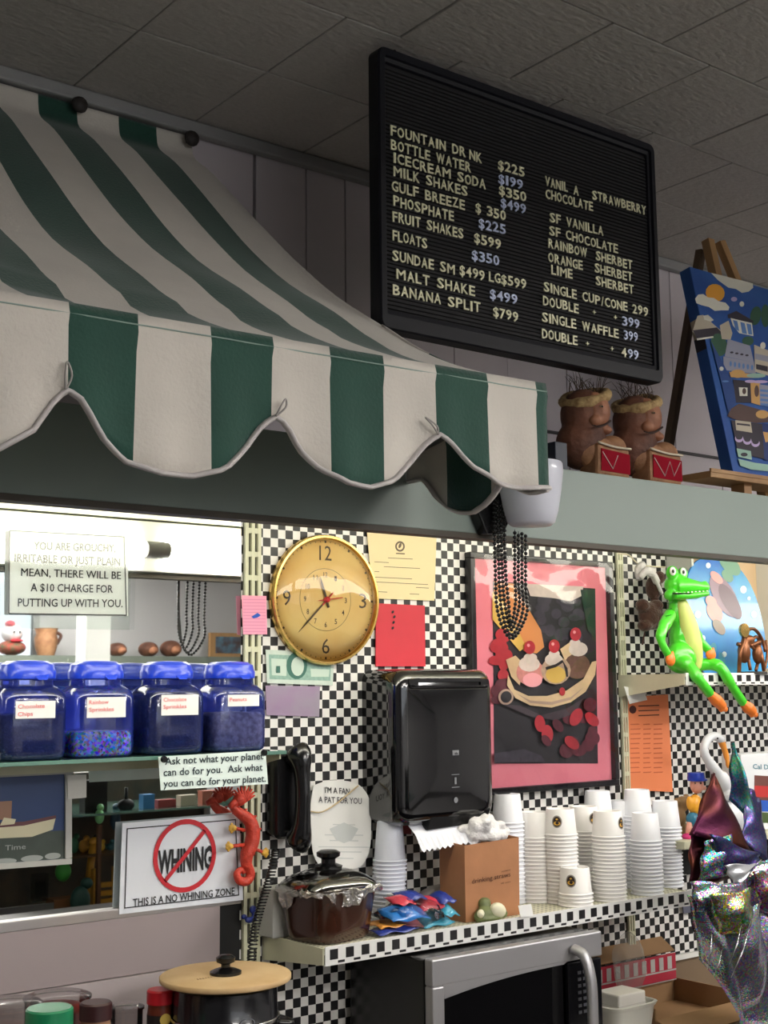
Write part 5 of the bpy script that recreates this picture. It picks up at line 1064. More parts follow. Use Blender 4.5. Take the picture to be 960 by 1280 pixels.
b = MB(); text(b, 'Cal Day', P3(941, 961, 2.4295), P3(968, 962, 2.4295), .014, 0); b.poly(PXL([(943, 969), (990, 972), (990, 1002), (943, 1000)], 2.4295), 1); b.poly(PXL([(943, 982), (990, 984), (990, 998), (943, 996)], 2.429), 2); b.poly(PXL([(946, 1000), (990, 1002), (990, 1016), (946, 1014)], 2.429), 3); b.poly(PXL([(943, 1015), (990, 1017), (990, 1030), (943, 1028)], 2.429), 4)
b.build('print', [mat('pr_teal', (70, 130, 150), .6), mat('pr_brown', (110, 64, 58), .6), mat('pr_red', (190, 50, 50), .6), mat('pr_blue', (40, 90, 190), .6), mat('pr_olive', (70, 90, 50), .6)], t)
# ---- foil pinwheel
def foil(name, c1, c2, sparkle=.0, rough=.18):
    m = bpy.data.materials.new(name); m.use_nodes = True; nt = m.node_tree; b = nt.nodes['Principled BSDF']; b.inputs['Metallic'].default_value = .85; b.inputs['Roughness'].default_value = rough
    tc = nt.nodes.new('ShaderNodeTexCoord'); v = nt.nodes.new('ShaderNodeTexVoronoi'); v.inputs['Scale'].default_value = 260; nt.links.new(tc.outputs['Object'], v.inputs['Vector'])
    n = nt.nodes.new('ShaderNodeTexNoise'); n.inputs['Scale'].default_value = 9; nt.links.new(tc.outputs['Object'], n.inputs['Vector'])
    r = nt.nodes.new('ShaderNodeValToRGB'); r.color_ramp.elements[0].position = .4; r.color_ramp.elements[1].position = .6; r.color_ramp.elements[0].color = lin(c1); r.color_ramp.elements[1].color = lin(c2); nt.links.new(n.outputs['Fac'], r.inputs[0])
    h = nt.nodes.new('ShaderNodeHueSaturation'); h.inputs['Saturation'].default_value = 1.6; h.inputs['Value'].default_value = 1.5; nt.links.new(v.outputs['Color'], h.inputs['Color'])
    mx = nt.nodes.new('ShaderNodeMix'); mx.data_type = 'RGBA'; mx.inputs[0].default_value = sparkle; nt.links.new(r.outputs[0], mx.inputs[6]); nt.links.new(h.outputs[0], mx.inputs[7]); nt.links.new(mx.outputs[2], b.inputs['Base Color'])
    bp = nt.nodes.new('ShaderNodeBump'); bp.inputs['Strength'].default_value = .5*sparkle+.1; bp.inputs['Distance'].default_value = .002; nt.links.new(v.outputs['Distance'], bp.inputs['Height']); nt.links.new(bp.outputs[0], b.inputs['Normal']); return m
FR_ = foil('foil_purple', (70, 24, 50), (96, 50, 34), .0, .38); FG = foil('foil_green', (20, 110, 84), (28, 60, 120), .08, .35); FS = foil('foil_silver', (160, 162, 180), (110, 112, 150), .34, .16); FY = foil('foil_gold', (150, 140, 50), (90, 130, 60), .35, .2); FB = foil('foil_blue', (70, 74, 130), (60, 50, 110), .06, .3); FT = foil('foil_teal', (24, 120, 110), (30, 80, 140), .35, .25)
t = thing('foil_pinwheel', 'large holographic foil pinwheel in purple, green and silver at the right edge', 'pinwheel', P3(925, 1180, 2.16))
def petal(name, quad, ys, bulge, m, n=12):
    """curved foil sheet between four pixel corners, each at its own distance"""
    A, B, C_, D_ = [P3(x, y, Y) for (x, y), Y in zip(quad, ys)]; vs = []
    for i in range(n+1):
        for j in range(n+1):
            u, v = i/n, j/n; p = (A*(1-u)+B*u)*(1-v)+(D_*(1-u)+C_*u)*v
            vs.append(p+Vector((.002*math.sin(9*v+4*u), -bulge*math.sin(PI*u)*(.4+.6*math.sin(PI*v))-.0035*math.sin(7*u+11*v), .003*math.sin(8*u))))
    b = MB(); b.add(vs, [(i*(n+1)+j, (i+1)*(n+1)+j, (i+1)*(n+1)+j+1, i*(n+1)+j+1) for i in range(n) for j in range(n)]); return b.build(name, m, t, smooth=True, solid=.0006)
petal('foil_vane', [(889, 968), (891, 966), (940, 1066), (862, 1044)], (2.20, 2.20, 2.14, 2.17), .02, FR_)
petal('foil_vane', [(862, 1040), (905, 1030), (915, 1100), (862, 1104)], (2.19, 2.19, 2.17, 2.18), .012, FR_)
petal('foil_vane', [(913, 930), (915, 928), (957, 1060), (912, 1000)], (2.24, 2.24, 2.18, 2.23), .025, FG)
petal('foil_vane', [(936, 985), (950, 1000), (962, 1080), (925, 1050)], (2.21, 2.21, 2.16, 2.18), .01, FB)
petal('foil_vane', [(880, 1052), (915, 1040), (925, 1085), (872, 1105)], (2.15, 2.15, 2.14, 2.16), .02, FT)
petal('foil_vane', [(886, 1042), (950, 1068), (948, 1082), (916, 1106)], (2.13, 2.12, 2.12, 2.14), .012, FB)
petal('foil_vane', [(905, 1082), (952, 1076), (930, 1100), (917, 1106)], (2.12, 2.12, 2.12, 2.13), .01, mat('foil_highlight', (226, 228, 232), .2, metal=.6))  # highlight on the foil, painted as a separate bright sheet
petal('foil_vane', [(862, 1102), (930, 1104), (945, 1150), (872, 1140)], (2.13, 2.11, 2.10, 2.12), .025, FS)
petal('foil_vane', [(885, 1118), (938, 1110), (942, 1160), (900, 1170)], (2.09, 2.08, 2.08, 2.10), .03, FY)
petal('foil_vane', [(858, 1118), (905, 1150), (935, 1290), (875, 1200)], (2.14, 2.11, 2.12, 2.15), .03, FS)
petal('foil_vane', [(925, 1085), (985, 1060), (1000, 1300), (925, 1290)], (2.16, 2.13, 2.14, 2.16), .035, FS)
petal('foil_vane', [(900, 1150), (948, 1130), (962, 1230), (925, 1270)], (2.10, 2.09, 2.12, 2.13), .03, FS)
petal('foil_vane', [(940, 1090), (962, 1085), (975, 1150), (950, 1140)], (2.11, 2.11, 2.12, 2.12), .02, foil('foil_magenta', (150, 40, 90), (90, 70, 140), .35, .2))
for q0, q1 in (((926, 1158), (912, 1205)), ((936, 1162), (914, 1222)), ((890, 1168), (884, 1212)), ((902, 1188), (892, 1220))):
    a_, c_ = P3(*q0, 2.055), P3(*q1, 2.06); MB().tube([a_, a_.lerp(c_, .5)+Vector((.002, -.003, 0)), c_], [.0015, .004, .0015], 8, flat=.4).build('crease', mat('crease_bright', (224, 226, 232), .12, metal=.9), t, smooth=True)
MB().tube([P3(938, 1100, 2.16), Vector((P3(938, 1100, 2.16).x+.01, 2.16, ZK+.002))], .004, 8).build('stick', mat('stick_white', (220, 220, 220), .5), t, smooth=True)
# ---- carton with striped edge, napkins, basket
KR = mat('cardboard', (150, 116, 80), .8, var=.08, vs=10)
bx0, bx1 = at(812, 1240, Y=2.36).x, at(900, 1240, Y=2.36).x+.05; bz = at(812, 1208, Y=2.36).z; bz1 = at(812, 1258, Y=2.36).z
t = thing('cardboard_carton', 'open cardboard carton with a red and white striped inner edge under the shelf', 'box', ((bx0+bx1)/2, 2.44, ZK))
zr = at(820, 1262, Y=2.34).z
MB().box(bx0, bx1, 2.34, 2.344, ZK+.001, zr-.03).box(bx0, bx0+.004, 2.344, 2.556, ZK+.001, zr).box(bx1-.004, bx1, 2.344, 2.556, ZK+.001, zr).box(bx0+.004, bx1-.004, 2.556, 2.560, ZK+.001, zr+.02).box(bx0+.004, bx1-.004, 2.344, 2.556, ZK+.001, ZK+.004).build('carton_body', KR, t)
A_, B_ = at(810, 1228, Y=2.54), at(900, 1238, Y=2.54); z1, z2 = at(810, 1208, Y=2.54).z, at(810, 1262, Y=2.54).z
fl = MB().box(bx0+.006, bx1-.006, 2.546, 2.550, zr, z1+.02).build('inner_flap', mat('carton_red', (176, 40, 62), .6), t)
n = 9; w_ = (bx1-bx0-.012)/n; b = MB()
for i in range(n): b.box(bx0+.006+i*w_, bx0+.006+i*w_+w_*.5, 2.545, 2.546, z1-.020, z1+.014)
b.box(bx0+.006, bx1-.006, 2.545, 2.546, z1-.026, z1-.022); b.box(bx0+.006, bx1-.006, 2.545, 2.546, z1-.052, z1-.050); b.build('stripe', mat('carton_white', (206, 200, 196), .6), t)
MB().prism([(bx0+.004, 2.552, z1+.024), (bx1-.004, 2.552, z1+.024), (bx1-.004, 2.60, z1+.055), (bx0+.004, 2.60, z1+.055)], (0, -.002, .003)).build('raised_flap', KR, t)
MB().prism([(bx0, 2.342, zr-.03), (bx1, 2.342, zr-.03), (bx1+.01, 2.26, zr-.045), (bx0+.01, 2.25, zr-.055)], (0, 0, .003)).build('front_flap', KR, t)
p0, p1 = at(767, 1262, Y=2.33), at(822, 1262, Y=2.33)
t = thing('plastic_basket', 'translucent white plastic basket with a slotted rim at the lower right', 'basket', ((p0.x+p1.x)/2, 2.36, ZK))
cb_ = ((p0.x+p1.x)/2, 2.385, ZK); rw = (p1.x-p0.x)/2; hz = p0.z-ZK
MB().lathe([(.001, .001), (rw*.82, .001), (rw*.97, hz-.012), (rw, hz-.010), (rw+.006, hz), (rw-.002, hz+.001), (rw*.93, hz-.014), (rw*.78, .006), (.001, .005)], cb_, 36, sq=5, M=Matrix.Diagonal((1, .8, 1))).build('basket_body', mat('basket_plastic', (206, 206, 198), .3), t, smooth=True, sharp=50)
q0, q1 = at(766, 1243, Y=2.36), at(803, 1250, Y=2.36)
nt_ = thing('napkin_block', 'block of white folded napkins standing in the plastic basket', 'napkins', (q0.x, 2.36, ZK))
MB().box(q0.x, q0.x+.10, 2.34, 2.42, ZK+.007, q0.z).build('stack', mat('napkin', (218, 214, 206), .8), nt_, bevel=.004)
b = MB()
for i in range(int((q0.z-ZK-.10)/.014)): b.box(q0.x-.0006, q0.x+.1006, 2.3394, 2.4206, ZK+.09+i*.014, ZK+.0912+i*.014)
b.build('fold_lines', mat('napkin_shadow', (186, 182, 174), .8), nt_)
p = at(790, 1200, Y=2.50); o = crumple(p.x, 2.51, at(790, 1205, Y=2.51).z, .050, .035, .085, 8, .16).build('hanging_bag', veil('film2', (226, 226, 220), .22), None, smooth=True); tag(o, 'clear plastic bag hanging beside the microwave below the shelf', 'bag')
tr = struct(MB().box(2.93, 3.19, 2.590, 2.606, .963, .977).box(3.176, 3.19, 2.590, 2.606, .977, 1.165).build('trim_6', WHITE))
o = MB().prism(PXL([(853, 1128), (867, 1126), (868, 1140), (855, 1142)], 2.585), (0, .004, 0)).build('grey_tag', mat('tag_grey', (92, 94, 110), .5)); tag(o, 'small grey tag on the checkered wall below the shelf\'s right end', 'tag')
# ================================================================ HEADS ON THE HEADER
ZD = 2.2185
HUSK = mat('coconut_husk', (120, 74, 52), .7, col2=(78, 46, 34), vs=14, bump=.8, bs=60); FACE = mat('carved_face', (172, 116, 84), .6, col2=(126, 78, 56), vs=18, bump=.5, bs=50); BAND = mat('straw_band', (196, 168, 118), .8, col2=(150, 120, 78), vs=60, bump=1, bs=160); TANF = mat('pale_husk', (168, 124, 88), .7, col2=(136, 94, 64), vs=22, bump=.5, bs=80)
def head(label, ox, oy, seed, flip, tilt):
    random.seed(seed); Y = 2.075; q = lambda x, y, d=0: at(x+ox, y+oy, Y=Y+d)
    k_ = mpp(735+ox, 540, Y); t = thing('coconut_head', label, 'ornament', Vector((q(738, 590).x, Y, ZD)), 'carved coconut heads on the header')
    zb = ZD+.002
    def Q(x, y, d=0): p = q(x, y, d); p.z = max(p.z, zb+.012); return p
    b = MB(); b.ell(q(730, 520), (33*k_, .052, 34*k_)); b.ell(Q(726, 556), (35*k_, .054, 32*k_)); b.ell(Q(730, 538), (31*k_, .050, 24*k_)); b.build('husk', HUSK, t, smooth=True, remesh=.005)
    b = MB(); b.ell(q(741, 516, -.02), (21*k_, .042, 27*k_)); b.ell(q(756, 519, -.042), (6*k_, .012, 5*k_)); b.ell(q(757, 511, -.04), (3.5*k_, .009, 8*k_)); b.ell(q(752, 504, -.04), (9*k_, .016, 4*k_)); b.ell(q(755, 538, -.035), (11*k_, .020, 6*k_)); b.ell(q(744, 526, -.045), (10*k_, .014, 7*k_)); b.build('face', FACE, t, smooth=True, remesh=.004)
    MB().tube(arc([q(740, 531, -.060), q(748, 533, -.063), q(756, 531, -.062), q(763, 526, -.050)], 4), [.0015]*4+[.0028]*4+[.0025]*5, 8).build('mouth', mat('mouth_dark', (52, 30, 24), .8), t, smooth=True)
    e = MB().ell(q(752, 508, -.058), (.006, .003, .0028), n=10).build('eye', mat('eye_cream', (150, 128, 100), .5), t, smooth=True); MB().ell(q(753, 508, -.061), (.0026, .0015, .0018), n=8).build('pupil', BLACK, e, smooth=True)
    zc = q(735, 497).z; bd = MB(); n = 26
    pts = [(q(731, 497).x+28*k_*math.cos(2*PI*i/n), Y+.045*math.sin(2*PI*i/n), zc+.020*math.cos(2*PI*i/n)-.004+.010*math.sin(2*PI*i/n)) for i in range(n+1)]
    bd.tube(pts, [.013+.002*random.uniform(-1, 1) for _ in pts], 10, caps=False, flat=1.1); bd.build('rope_band', BAND, t, smooth=True)
    hr = MB()
    for i in range(34):
        a = random.random()*2*PI; r = random.uniform(.2, .9); s0 = Vector((q(732, 490).x+26*k_*r*math.cos(a), Y+.038*r*math.sin(a), zc+.012)); d = Vector((random.uniform(-.03, .03), random.uniform(-.02, .035), random.uniform(.02, .05)))
        hr.tube([s0, s0+d*.6+Vector((0, 0, .006)), s0+d], [.0009, .0008, .0004], 4)
    hr.build('straw_hair', mat('dark_straw', (84, 66, 52), .8), t)
    b = MB(); b.ell(Q(742, 566, -.02), (34*k_, .040, 22*k_)); b.ell(Q(764, 560, -.02), (20*k_, .034, 16*k_)); b.build('shoulders', TANF, t, smooth=True, remesh=.005)
    # small tub with a red painted patch
    X0, X1 = q(746, 580, -.055).x, q(784, 580, -.055).x; zt = q(765, 556, -.055).z
    MB().prism([(X0-.006, Y-.064, zb), (X1, Y-.064, zb), (X1+.003, Y-.062, zt-.004), (X0-.002, Y-.062, zt)], (0, .06, 0)).build('collar', TANF, t, bevel=.008)
    MB().tube(arc([(X0-.004, Y-.065, zt-.001), ((X0+X1)/2, Y-.068, zt-.008), (X1+.004, Y-.064, zt-.006)], 5), .0028, 6).build('collar_trim', mat('trim_cream', (206, 196, 172), .6), t, smooth=True)
    pa = MB().prism([(X0+.004, Y-.0655, zb+.012), (X1-.002, Y-.0655, zb+.010), (X1-.002, Y-.0655, zt-.020), (X0+.006, Y-.0655, zt-.014)], (0, .002, 0)).build('red_patch', mat('patch_red', (140, 12, 34), .8, spec=.1), t)
    w_ = X1-X0-.012; zz0, zz1 = zb+.018, zt-.022; pts = [(X0+.008, Y-.0668, zz1), (X0+.008+w_*.36, Y-.0668, zz0), (X0+.008+w_*.56, Y-.0668, zz1-.004), (X0+.008+w_*.70, Y-.0668, zz0+.003), (X0+.008+w_*.95, Y-.0668, zz1-.002)]
    MB().tube(pts[:5] if flip else pts[:3], .0012, 5).build('painted_zigzag', mat('zig_cream', (226, 206, 200), .5), pa)
head('carved brown coconut head with straw hair, left one of the pair on the header', 0, 0, 4, False, 0)
head('carved brown coconut head with straw hair, right one, beside the easel', 65, 8, 11, True, 0)
o = MB().box(at(690, 560, Y=2.06).x-.02, at(697, 560, Y=2.06).x, 2.03, 2.06, ZD, ZD+.07).build('navy_block', mat('navy_block', (36, 44, 60), .5), None, bevel=.002); tag(o, 'small navy block on the header behind the white lamp', 'block')
# ================================================================ EASEL AND PAINTING
PX0 = 2.722; bl_ = Vector((PX0, 2.05, 2.269)); tlv = Vector((PX0, 2.163, 2.852)); upv = (tlv-bl_).normalized(); nrm = Vector((0, upv.z, -upv.y))   # points back
def onpaint(x, y, o=0):
    d = ray(x, y); k_ = (bl_-CO).dot(nrm)/d.dot(nrm); return CO+d*k_-nrm*o
t = thing('painting', 'blue canvas painting of a seaside town with sun and clouds on the easel', 'painting', (PX0+.23, 2.07, 2.26))
Hh = (tlv-bl_).length; Wd = .46
b = MB(); c4 = [bl_, bl_+Vector((Wd, 0, 0)), bl_+Vector((Wd, 0, 0))+upv*Hh, bl_+upv*Hh]; b.prism(c4, nrm*.036); b.build('canvas', mat('canvas_blue', (44, 98, 170), .6, col2=(30, 76, 150), vs=5), t, bevel=.002)
b = MB(); LO = [.0004]
PM = [mat('pa_white', (222, 220, 206), .6), mat('pa_sun', (240, 170, 60), .6), mat('pa_green', (52, 92, 70), .6), mat('pa_grey', (150, 152, 170), .6), mat('pa_lblue', (90, 130, 190), .6), mat('pa_brown', (88, 66, 62), .6), mat('pa_tan', (206, 160, 96), .6), mat('pa_navy', (24, 50, 110), .6), mat('pa_lilac', (190, 170, 210), .6), mat('pa_beige', (190, 180, 160), .6), mat('pa_dark', (50, 44, 56), .6), mat('pa_mint', (150, 186, 170), .6), mat('pa_deep', (34, 70, 134), .6)]
k = 4.125
def pp_(pts, m):
    LO[0] += .00006; L = [onpaint(840+x/k, 310+y/k, LO[0]) for x, y in pts]
    if min(p.x for p in L) > PX0+Wd-.004 or max(p.x for p in L) > PX0+Wd+.05: return
    for p in L: p.x = min(p.x, PX0+Wd-.002)
    b.poly(L, m)
def pe(cx_, cy_, rx, ry, m, rot=0, n=14): pp_([(cx_+rx*math.cos(a)*math.cos(rot)-ry*math.sin(a)*math.sin(rot), cy_+rx*math.cos(a)*math.sin(rot)+ry*math.sin(a)*math.cos(rot)) for a in [2*PI*i/n for i in range(n)]], m)
pe(222, 232, 50, 46, 1, .4)
pp_([(200, 128), (415, 182), (418, 205), (395, 225), (360, 232), (330, 212), (290, 205), (262, 185), (235, 165)], 0)
pp_([(118, 262), (135, 240), (160, 238), (185, 255), (215, 258), (240, 275), (275, 282), (295, 305), (290, 322), (255, 322), (220, 325), (190, 305), (150, 295), (125, 285)], 0)
pp_([(130, 350), (160, 345), (215, 395), (250, 425), (245, 450), (125, 460), (105, 430)], 9); pp_([(160, 350), (185, 345), (215, 372), (200, 380), (165, 370)], 0)
pp_([(105, 425), (230, 410), (260, 440), (215, 462), (130, 470)], 10)
pe(430, 350, 28, 50, 2, .2); pe(480, 350, 22, 60, 2); pe(240, 500, 42, 60, 2, -.2); pe(390, 480, 30, 24, 2)
pp_([(245, 400), (290, 375), (310, 440), (300, 475), (255, 470)], 9); pp_([(285, 345), (330, 325), (415, 375), (420, 388), (288, 362)], 10); pp_([(300, 362), (410, 388), (418, 455), (345, 440), (312, 400)], 0); pp_([(312, 372), (335, 378), (345, 430), (325, 420)], 4); pp_([(350, 382), (372, 388), (385, 445), (360, 440)], 4); pp_([(382, 390), (405, 395), (412, 448), (392, 446)], 4)
pe(318, 265, 16, 12, 8); pe(358, 290, 12, 14, 0)
pp_([(285, 470), (400, 505), (420, 590), (270, 560)], 3); pp_([(262, 560), (420, 590), (430, 650), (265, 630)], 3)
for i in range(6): pe(300+i*22, 598+i*4, 6, 14, 4); 
for i in range(4): pe(305+i*26, 540+i*5, 9, 5, 10)
pp_([(420, 500), (495, 530), (495, 660), (425, 640)], 9); pp_([(425, 545), (495, 560), (495, 590), (425, 575)], 3); pp_([(430, 600), (490, 612), (490, 640), (430, 626)], 10)
pe(465, 505, 14, 18, 0); pe(335, 650, 38, 22, 6); pp_([(290, 640), (400, 650), (420, 672), (300, 668)], 6); pe(430, 660, 50, 12, 11)
pp_([(310, 680), (415, 690), (420, 800), (325, 800)], 10); pp_([(340, 720), (385, 722), (385, 765), (345, 765)], 0); pe(368, 740, 10, 16, 5); pp_([(400, 690), (450, 700), (455, 815), (405, 800)], 6); pe(432, 740, 12, 30, 5); pp_([(445, 705), (495, 712), (495, 820), (450, 812)], 3)
for i in range(4): pp_([(450, 730+i*24), (495, 734+i*24), (495, 746+i*24), (450, 742+i*24)], 4)
pe(400, 690, 30, 8, 8); pe(450, 692, 40, 8, 8)
pp_([(195, 480), (260, 600), (310, 700), (325, 800), (285, 850), (250, 700)], 12); pe(250, 625, 11, 11, 0); pe(270, 690, 18, 5, 4)
pp_([(280, 870), (300, 830), (340, 805), (430, 830), (495, 850), (495, 900), (430, 905), (330, 890)], 5); pe(460, 860, 34, 22, 6)
pp_([(300, 890), (460, 910), (470, 1090), (335, 1060)], 10); pp_([(460, 905), (495, 912), (495, 1100), (470, 1095)], 7)
pp_([(320, 890), (400, 900), (408, 955), (325, 942)], 9); pp_([(328, 905), (395, 912), (398, 922), (328, 914)], 10)
for i in range(3): pe(340+i*42, 985+i*12, 22, 20, 8); pe(340+i*42, 976+i*12, 18, 15, 10)
pp_([(462, 950), (495, 955), (495, 1000), (475, 1005)], 6); pp_([(325, 1035), (400, 1050), (405, 1095), (335, 1080)], 11); pe(365, 1068, 18, 10, 10)
pp_([(335, 1090), (420, 1110), (495, 1120), (495, 1155), (400, 1145), (345, 1125)], 11); pp_([(120, 470), (205, 458), (208, 466), (122, 480)], 0)
random.seed(12)
for gx in range(520, 1500, 95):     # the town goes on across the rest of the canvas
    sh2 = (gx-495)*.26
    for gy, hh, m1, m2 in ((430, 90, 9, 4), (560, 80, 3, 10), (690, 110, random.choice((5, 6, 8)), 0), (850, 100, 10, 9), (990, 90, random.choice((6, 7, 3)), 8)):
        y0_ = gy+sh2; w2 = random.randint(60, 88); pp_([(gx, y0_), (gx+w2, y0_+w2*.26), (gx+w2, y0_+w2*.26+hh), (gx, y0_+hh)], m1)
        for q_ in range(3): xx = gx+8+q_*w2*.3; pp_([(xx, y0_+22+q_*5), (xx+12, y0_+25+q_*5), (xx+12, y0_+50+q_*5), (xx, y0_+47+q_*5)], m2)
    pe(gx+40, 410+sh2, 26, 30, 2)
    pp_([(gx, 1110+sh2), (gx+95, 1135+sh2), (gx+95, 1170+sh2), (gx, 1145+sh2)], 11)
pe(760, 330, 70, 20, 0, .2); pe(1050, 420, 90, 24, 0, .2)
b.build('painted_scene', PM, t)
s_ = MB(); s_.poly([onpaint(840+x/k, 310+y/k)+Vector((-.0012, 0, 0)) for x, y in ((96, 425), (96, 425))]) if False else None
sd = MB(); a0_ = bl_+upv*Hh*.60; x_ = PX0-.0008; sd.poly([(x_, a0_.y, a0_.z), (x_, a0_.y+.034, a0_.z-.006), (x_, a0_.y+.034+.006, a0_.z+.03), (x_, a0_.y+.006, a0_.z+.036)], 0); a1_ = bl_+upv*Hh*.66; sd.poly([(x_, a1_.y, a1_.z), (x_, a1_.y+.034, a1_.z-.006), (x_, a1_.y+.043, a1_.z+.045), (x_, a1_.y+.01, a1_.z+.055)], 1); sd.build('painted_edge', [PM[10], PM[9]], t)
t = thing('table_easel', 'pale wooden tabletop easel standing on the green header, holding the painting', 'easel', (2.95, 2.12, ZD))
def beam(a, c, w_, d_, name='leg', m=WOOD):
    a, c = Vector(a), Vector(c); ax = (c-a).normalized(); sx_ = Vector((1, 0, 0)); sx_ = (sx_-ax*sx_.dot(ax)).normalized(); sy_ = ax.cross(sx_); b = MB(); vs = []
    for p in (a, c):
        for u, v in ((-1, -1), (1, -1), (1, 1), (-1, 1)): vs.append(p+sx_*u*w_/2+sy_*v*d_/2)
    b.add(vs, [(0, 1, 2, 3), (7, 6, 5, 4), (0, 4, 5, 1), (1, 5, 6, 2), (2, 6, 7, 3), (3, 7, 4, 0)]); return b.build(name, m, t, bevel=.001)
def behind(x, y, o): return onpaint(x, y, -o)
ap = behind(908, 288, .052); apR = behind(921, 290, .052)
axx = ap.x
ft = bl_+Vector((axx-PX0-.02, 0, 0))+nrm*.052-upv*.045; ft.z = ZD+.012
beam(ft, behind(903, 290, .052)+upv*.0, .026, .026)
rt = Vector((apR.x+.22, ft.y, ZD+.012)); beam(rt, behind(918, 292, .052), .026, .022)
rf = at(822, 640, Z=ZD+.006); top_ = behind(897, 392, .075)
beam(rf, behind(906, 296, .085), .022, .022, 'rear_leg', mat('dark_wood', (104, 84, 62), .6))
trx0 = at(884, 603, Y=2.012).x; MB().box(trx0, 3.3, 2.0, 2.088, 2.250, 2.266).build('tray', WOOD, t, bevel=.002); MB().box(trx0, 3.3, 1.998, 2.004, 2.262, 2.272).build('tray_lip', WOOD, t, bevel=.001)
MB().lathe([(.003, 0), (.0035, .002), (.001, .003)], (2.86, 1.998, 2.259), 10, M=RX).build('screw', mat('screw_dark', (70, 56, 40), .5), t)
for x in (2.72, 3.18): MB().box(x, x+.03, 2.02, 2.06, ZD, 2.250).build('foot_block', WOOD, t)
# ================================================================ THE SHOP SIDE, SEEN IN THE MIRROR
YR = -3.80
zl = mir(100, 820, YR).z
MB().box(2.5, 7, -4.0, -3.70, zl-.10, zl).build('trim_7', mat('ledge_green', (104, 112, 102), .6)); struct(bpy.data.objects['trim_7'])
vm = (at(150, 810, Y=2*D-YR)-CO).dot(Fv)/FPX
for i, (x, w_, lab) in enumerate(((146, 11, 'small round coconut head on the far ledge, left of three seen in the mirror'), (185, 12, 'small round coconut head on the far ledge, middle of three seen in the mirror'), (213, 13.5, 'round coconut head on the far ledge, right of three seen in the mirror'))):
    p = mir(x, 818, YR); t = thing('far_coconut_head', lab, 'ornament', (p.x, YR, zl), 'coconut heads on the far ledge')
    MB().ell((p.x, YR, zl+w_*vm*.75), (w_*vm, .10, w_*vm*.8)).build('husk', HUSK, t, smooth=True); MB().ell((p.x, YR+.085, zl+w_*vm*.6), (w_*vm*.5, .04, w_*vm*.4)).build('muzzle', FACE, t, smooth=True)
p = mir(57, 815, YR); t = thing('carved_jug', 'brown carved jug on the far ledge, seen in the mirror under the sleeved notice', 'ornament', (p.x, YR, zl))
MB().lathe([(.001, .001), (10*vm, .001), (13*vm, 10*vm), (14*vm, 20*vm), (12*vm, 26*vm), (14*vm, 33*vm), (.001, 33*vm)], (p.x, YR, zl), 20).build('jug_body', TANF, t, smooth=True, sharp=50)
MB().tube(arc([(p.x+13*vm, YR, zl+28*vm), (p.x+19*vm, YR, zl+24*vm), (p.x+14*vm, YR, zl+14*vm)], 4), .012, 8).build('handle', HUSK, t, smooth=True)
p = mir(14, 815, YR); t = thing('snowman_figure', 'white soft figure with a red hat on the far ledge, seen in the mirror', 'plush toy', (p.x, YR, zl))
MB().ell((p.x, YR, zl+26*vm), (12*vm, .1, 11*vm)).build('head', WF, t, smooth=True); MB().ell((p.x, YR, zl+9*vm), (16*vm, .12, 9*vm)).build('body', mat('holly', (60, 90, 60), .8, col2=(170, 50, 50), vs=20), t, smooth=True); MB().ell((p.x-4*vm, YR+.02, zl+37*vm), (5*vm, .06, 4*vm)).build('hat', RED, t, smooth=True); MB().ell((p.x, YR+.09, zl+17*vm), (8*vm, .03, 2*vm)).build('scarf', RED, t, smooth=True)
e = MB()
for dx in (-4, 3): e.ell((p.x+dx*vm, YR+.10, zl+27*vm), (.008, .01, .01), n=8)
e.build('eyes', BLACK, t, smooth=True)
p0, p1 = mir(262, 820, YR), mir(302, 820, YR); t = thing('framed_painting', 'wood framed teal painting on the far ledge, seen at the mirror\'s right edge', 'picture', ((p0.x+p1.x)/2, YR, zl))
X0, X1 = min(p0.x, p1.x), max(p0.x, p1.x)+.3; MB().box(X0, X1, YR-.03, YR, zl+.001, zl+.19).build('frame', WOOD, t, bevel=.004); MB().box(X0+.05, X1-.05, YR, YR+.006, zl+.03, zl+.16).build('canvas', mat('far_canvas', (80, 120, 140), .6, col2=(70, 50, 50), vs=14), t)
pc0 = mir(107, 800, -2.6); pc1 = mir(138, 800, -2.6)
struct(MB().box(min(pc0.x, pc1.x), max(pc0.x, pc1.x), -2.75, -2.6, 0, ZC).build('trim_8', WHITE, bevel=.005))
# display rack out of view to the right, reflected in the lower mirror
YD = .55; vm = (at(120, 1060, Y=2*D-YD)-CO).dot(Fv)/FPX
zg = mir(160, 1012, YD).z; zb = mir(120, 1146, YD).z; q = lambda x, y, d=0: mir(x, y, YD+d)
rx0, rx1 = q(-40, 1060).x, q(320, 1060).x
t = thing('display_rack', 'glass shelved display rack on the customer side, seen in the lower mirror', 'rack', ((rx0+rx1)/2, .4, 0))
MB().box(rx0, rx1, .15, .72, zb-.03, zb).build('base_board', mat('rack_brown', (104, 76, 50), .6), t, bevel=.003)
MB().box(rx0+.22, rx1, .15, .62, zg-.008, zg).build('glass_board', mat('green_glass', (0, 0, 0)), t)
MB().box(rx0, rx1, .11, .15, 0, zg+.12).build('back_panel', mat('rack_back', (96, 84, 70), .7, col2=(60, 64, 62), vs=6), t)
for x in (rx0, rx1-.03):
    for y in (.15, .69): MB().box(x, x+.03, y, y+.03, 0, zb-.03 if y > .5 else zg).build('post', mat('rack_metal', (120, 120, 122), .4, metal=.6), t)
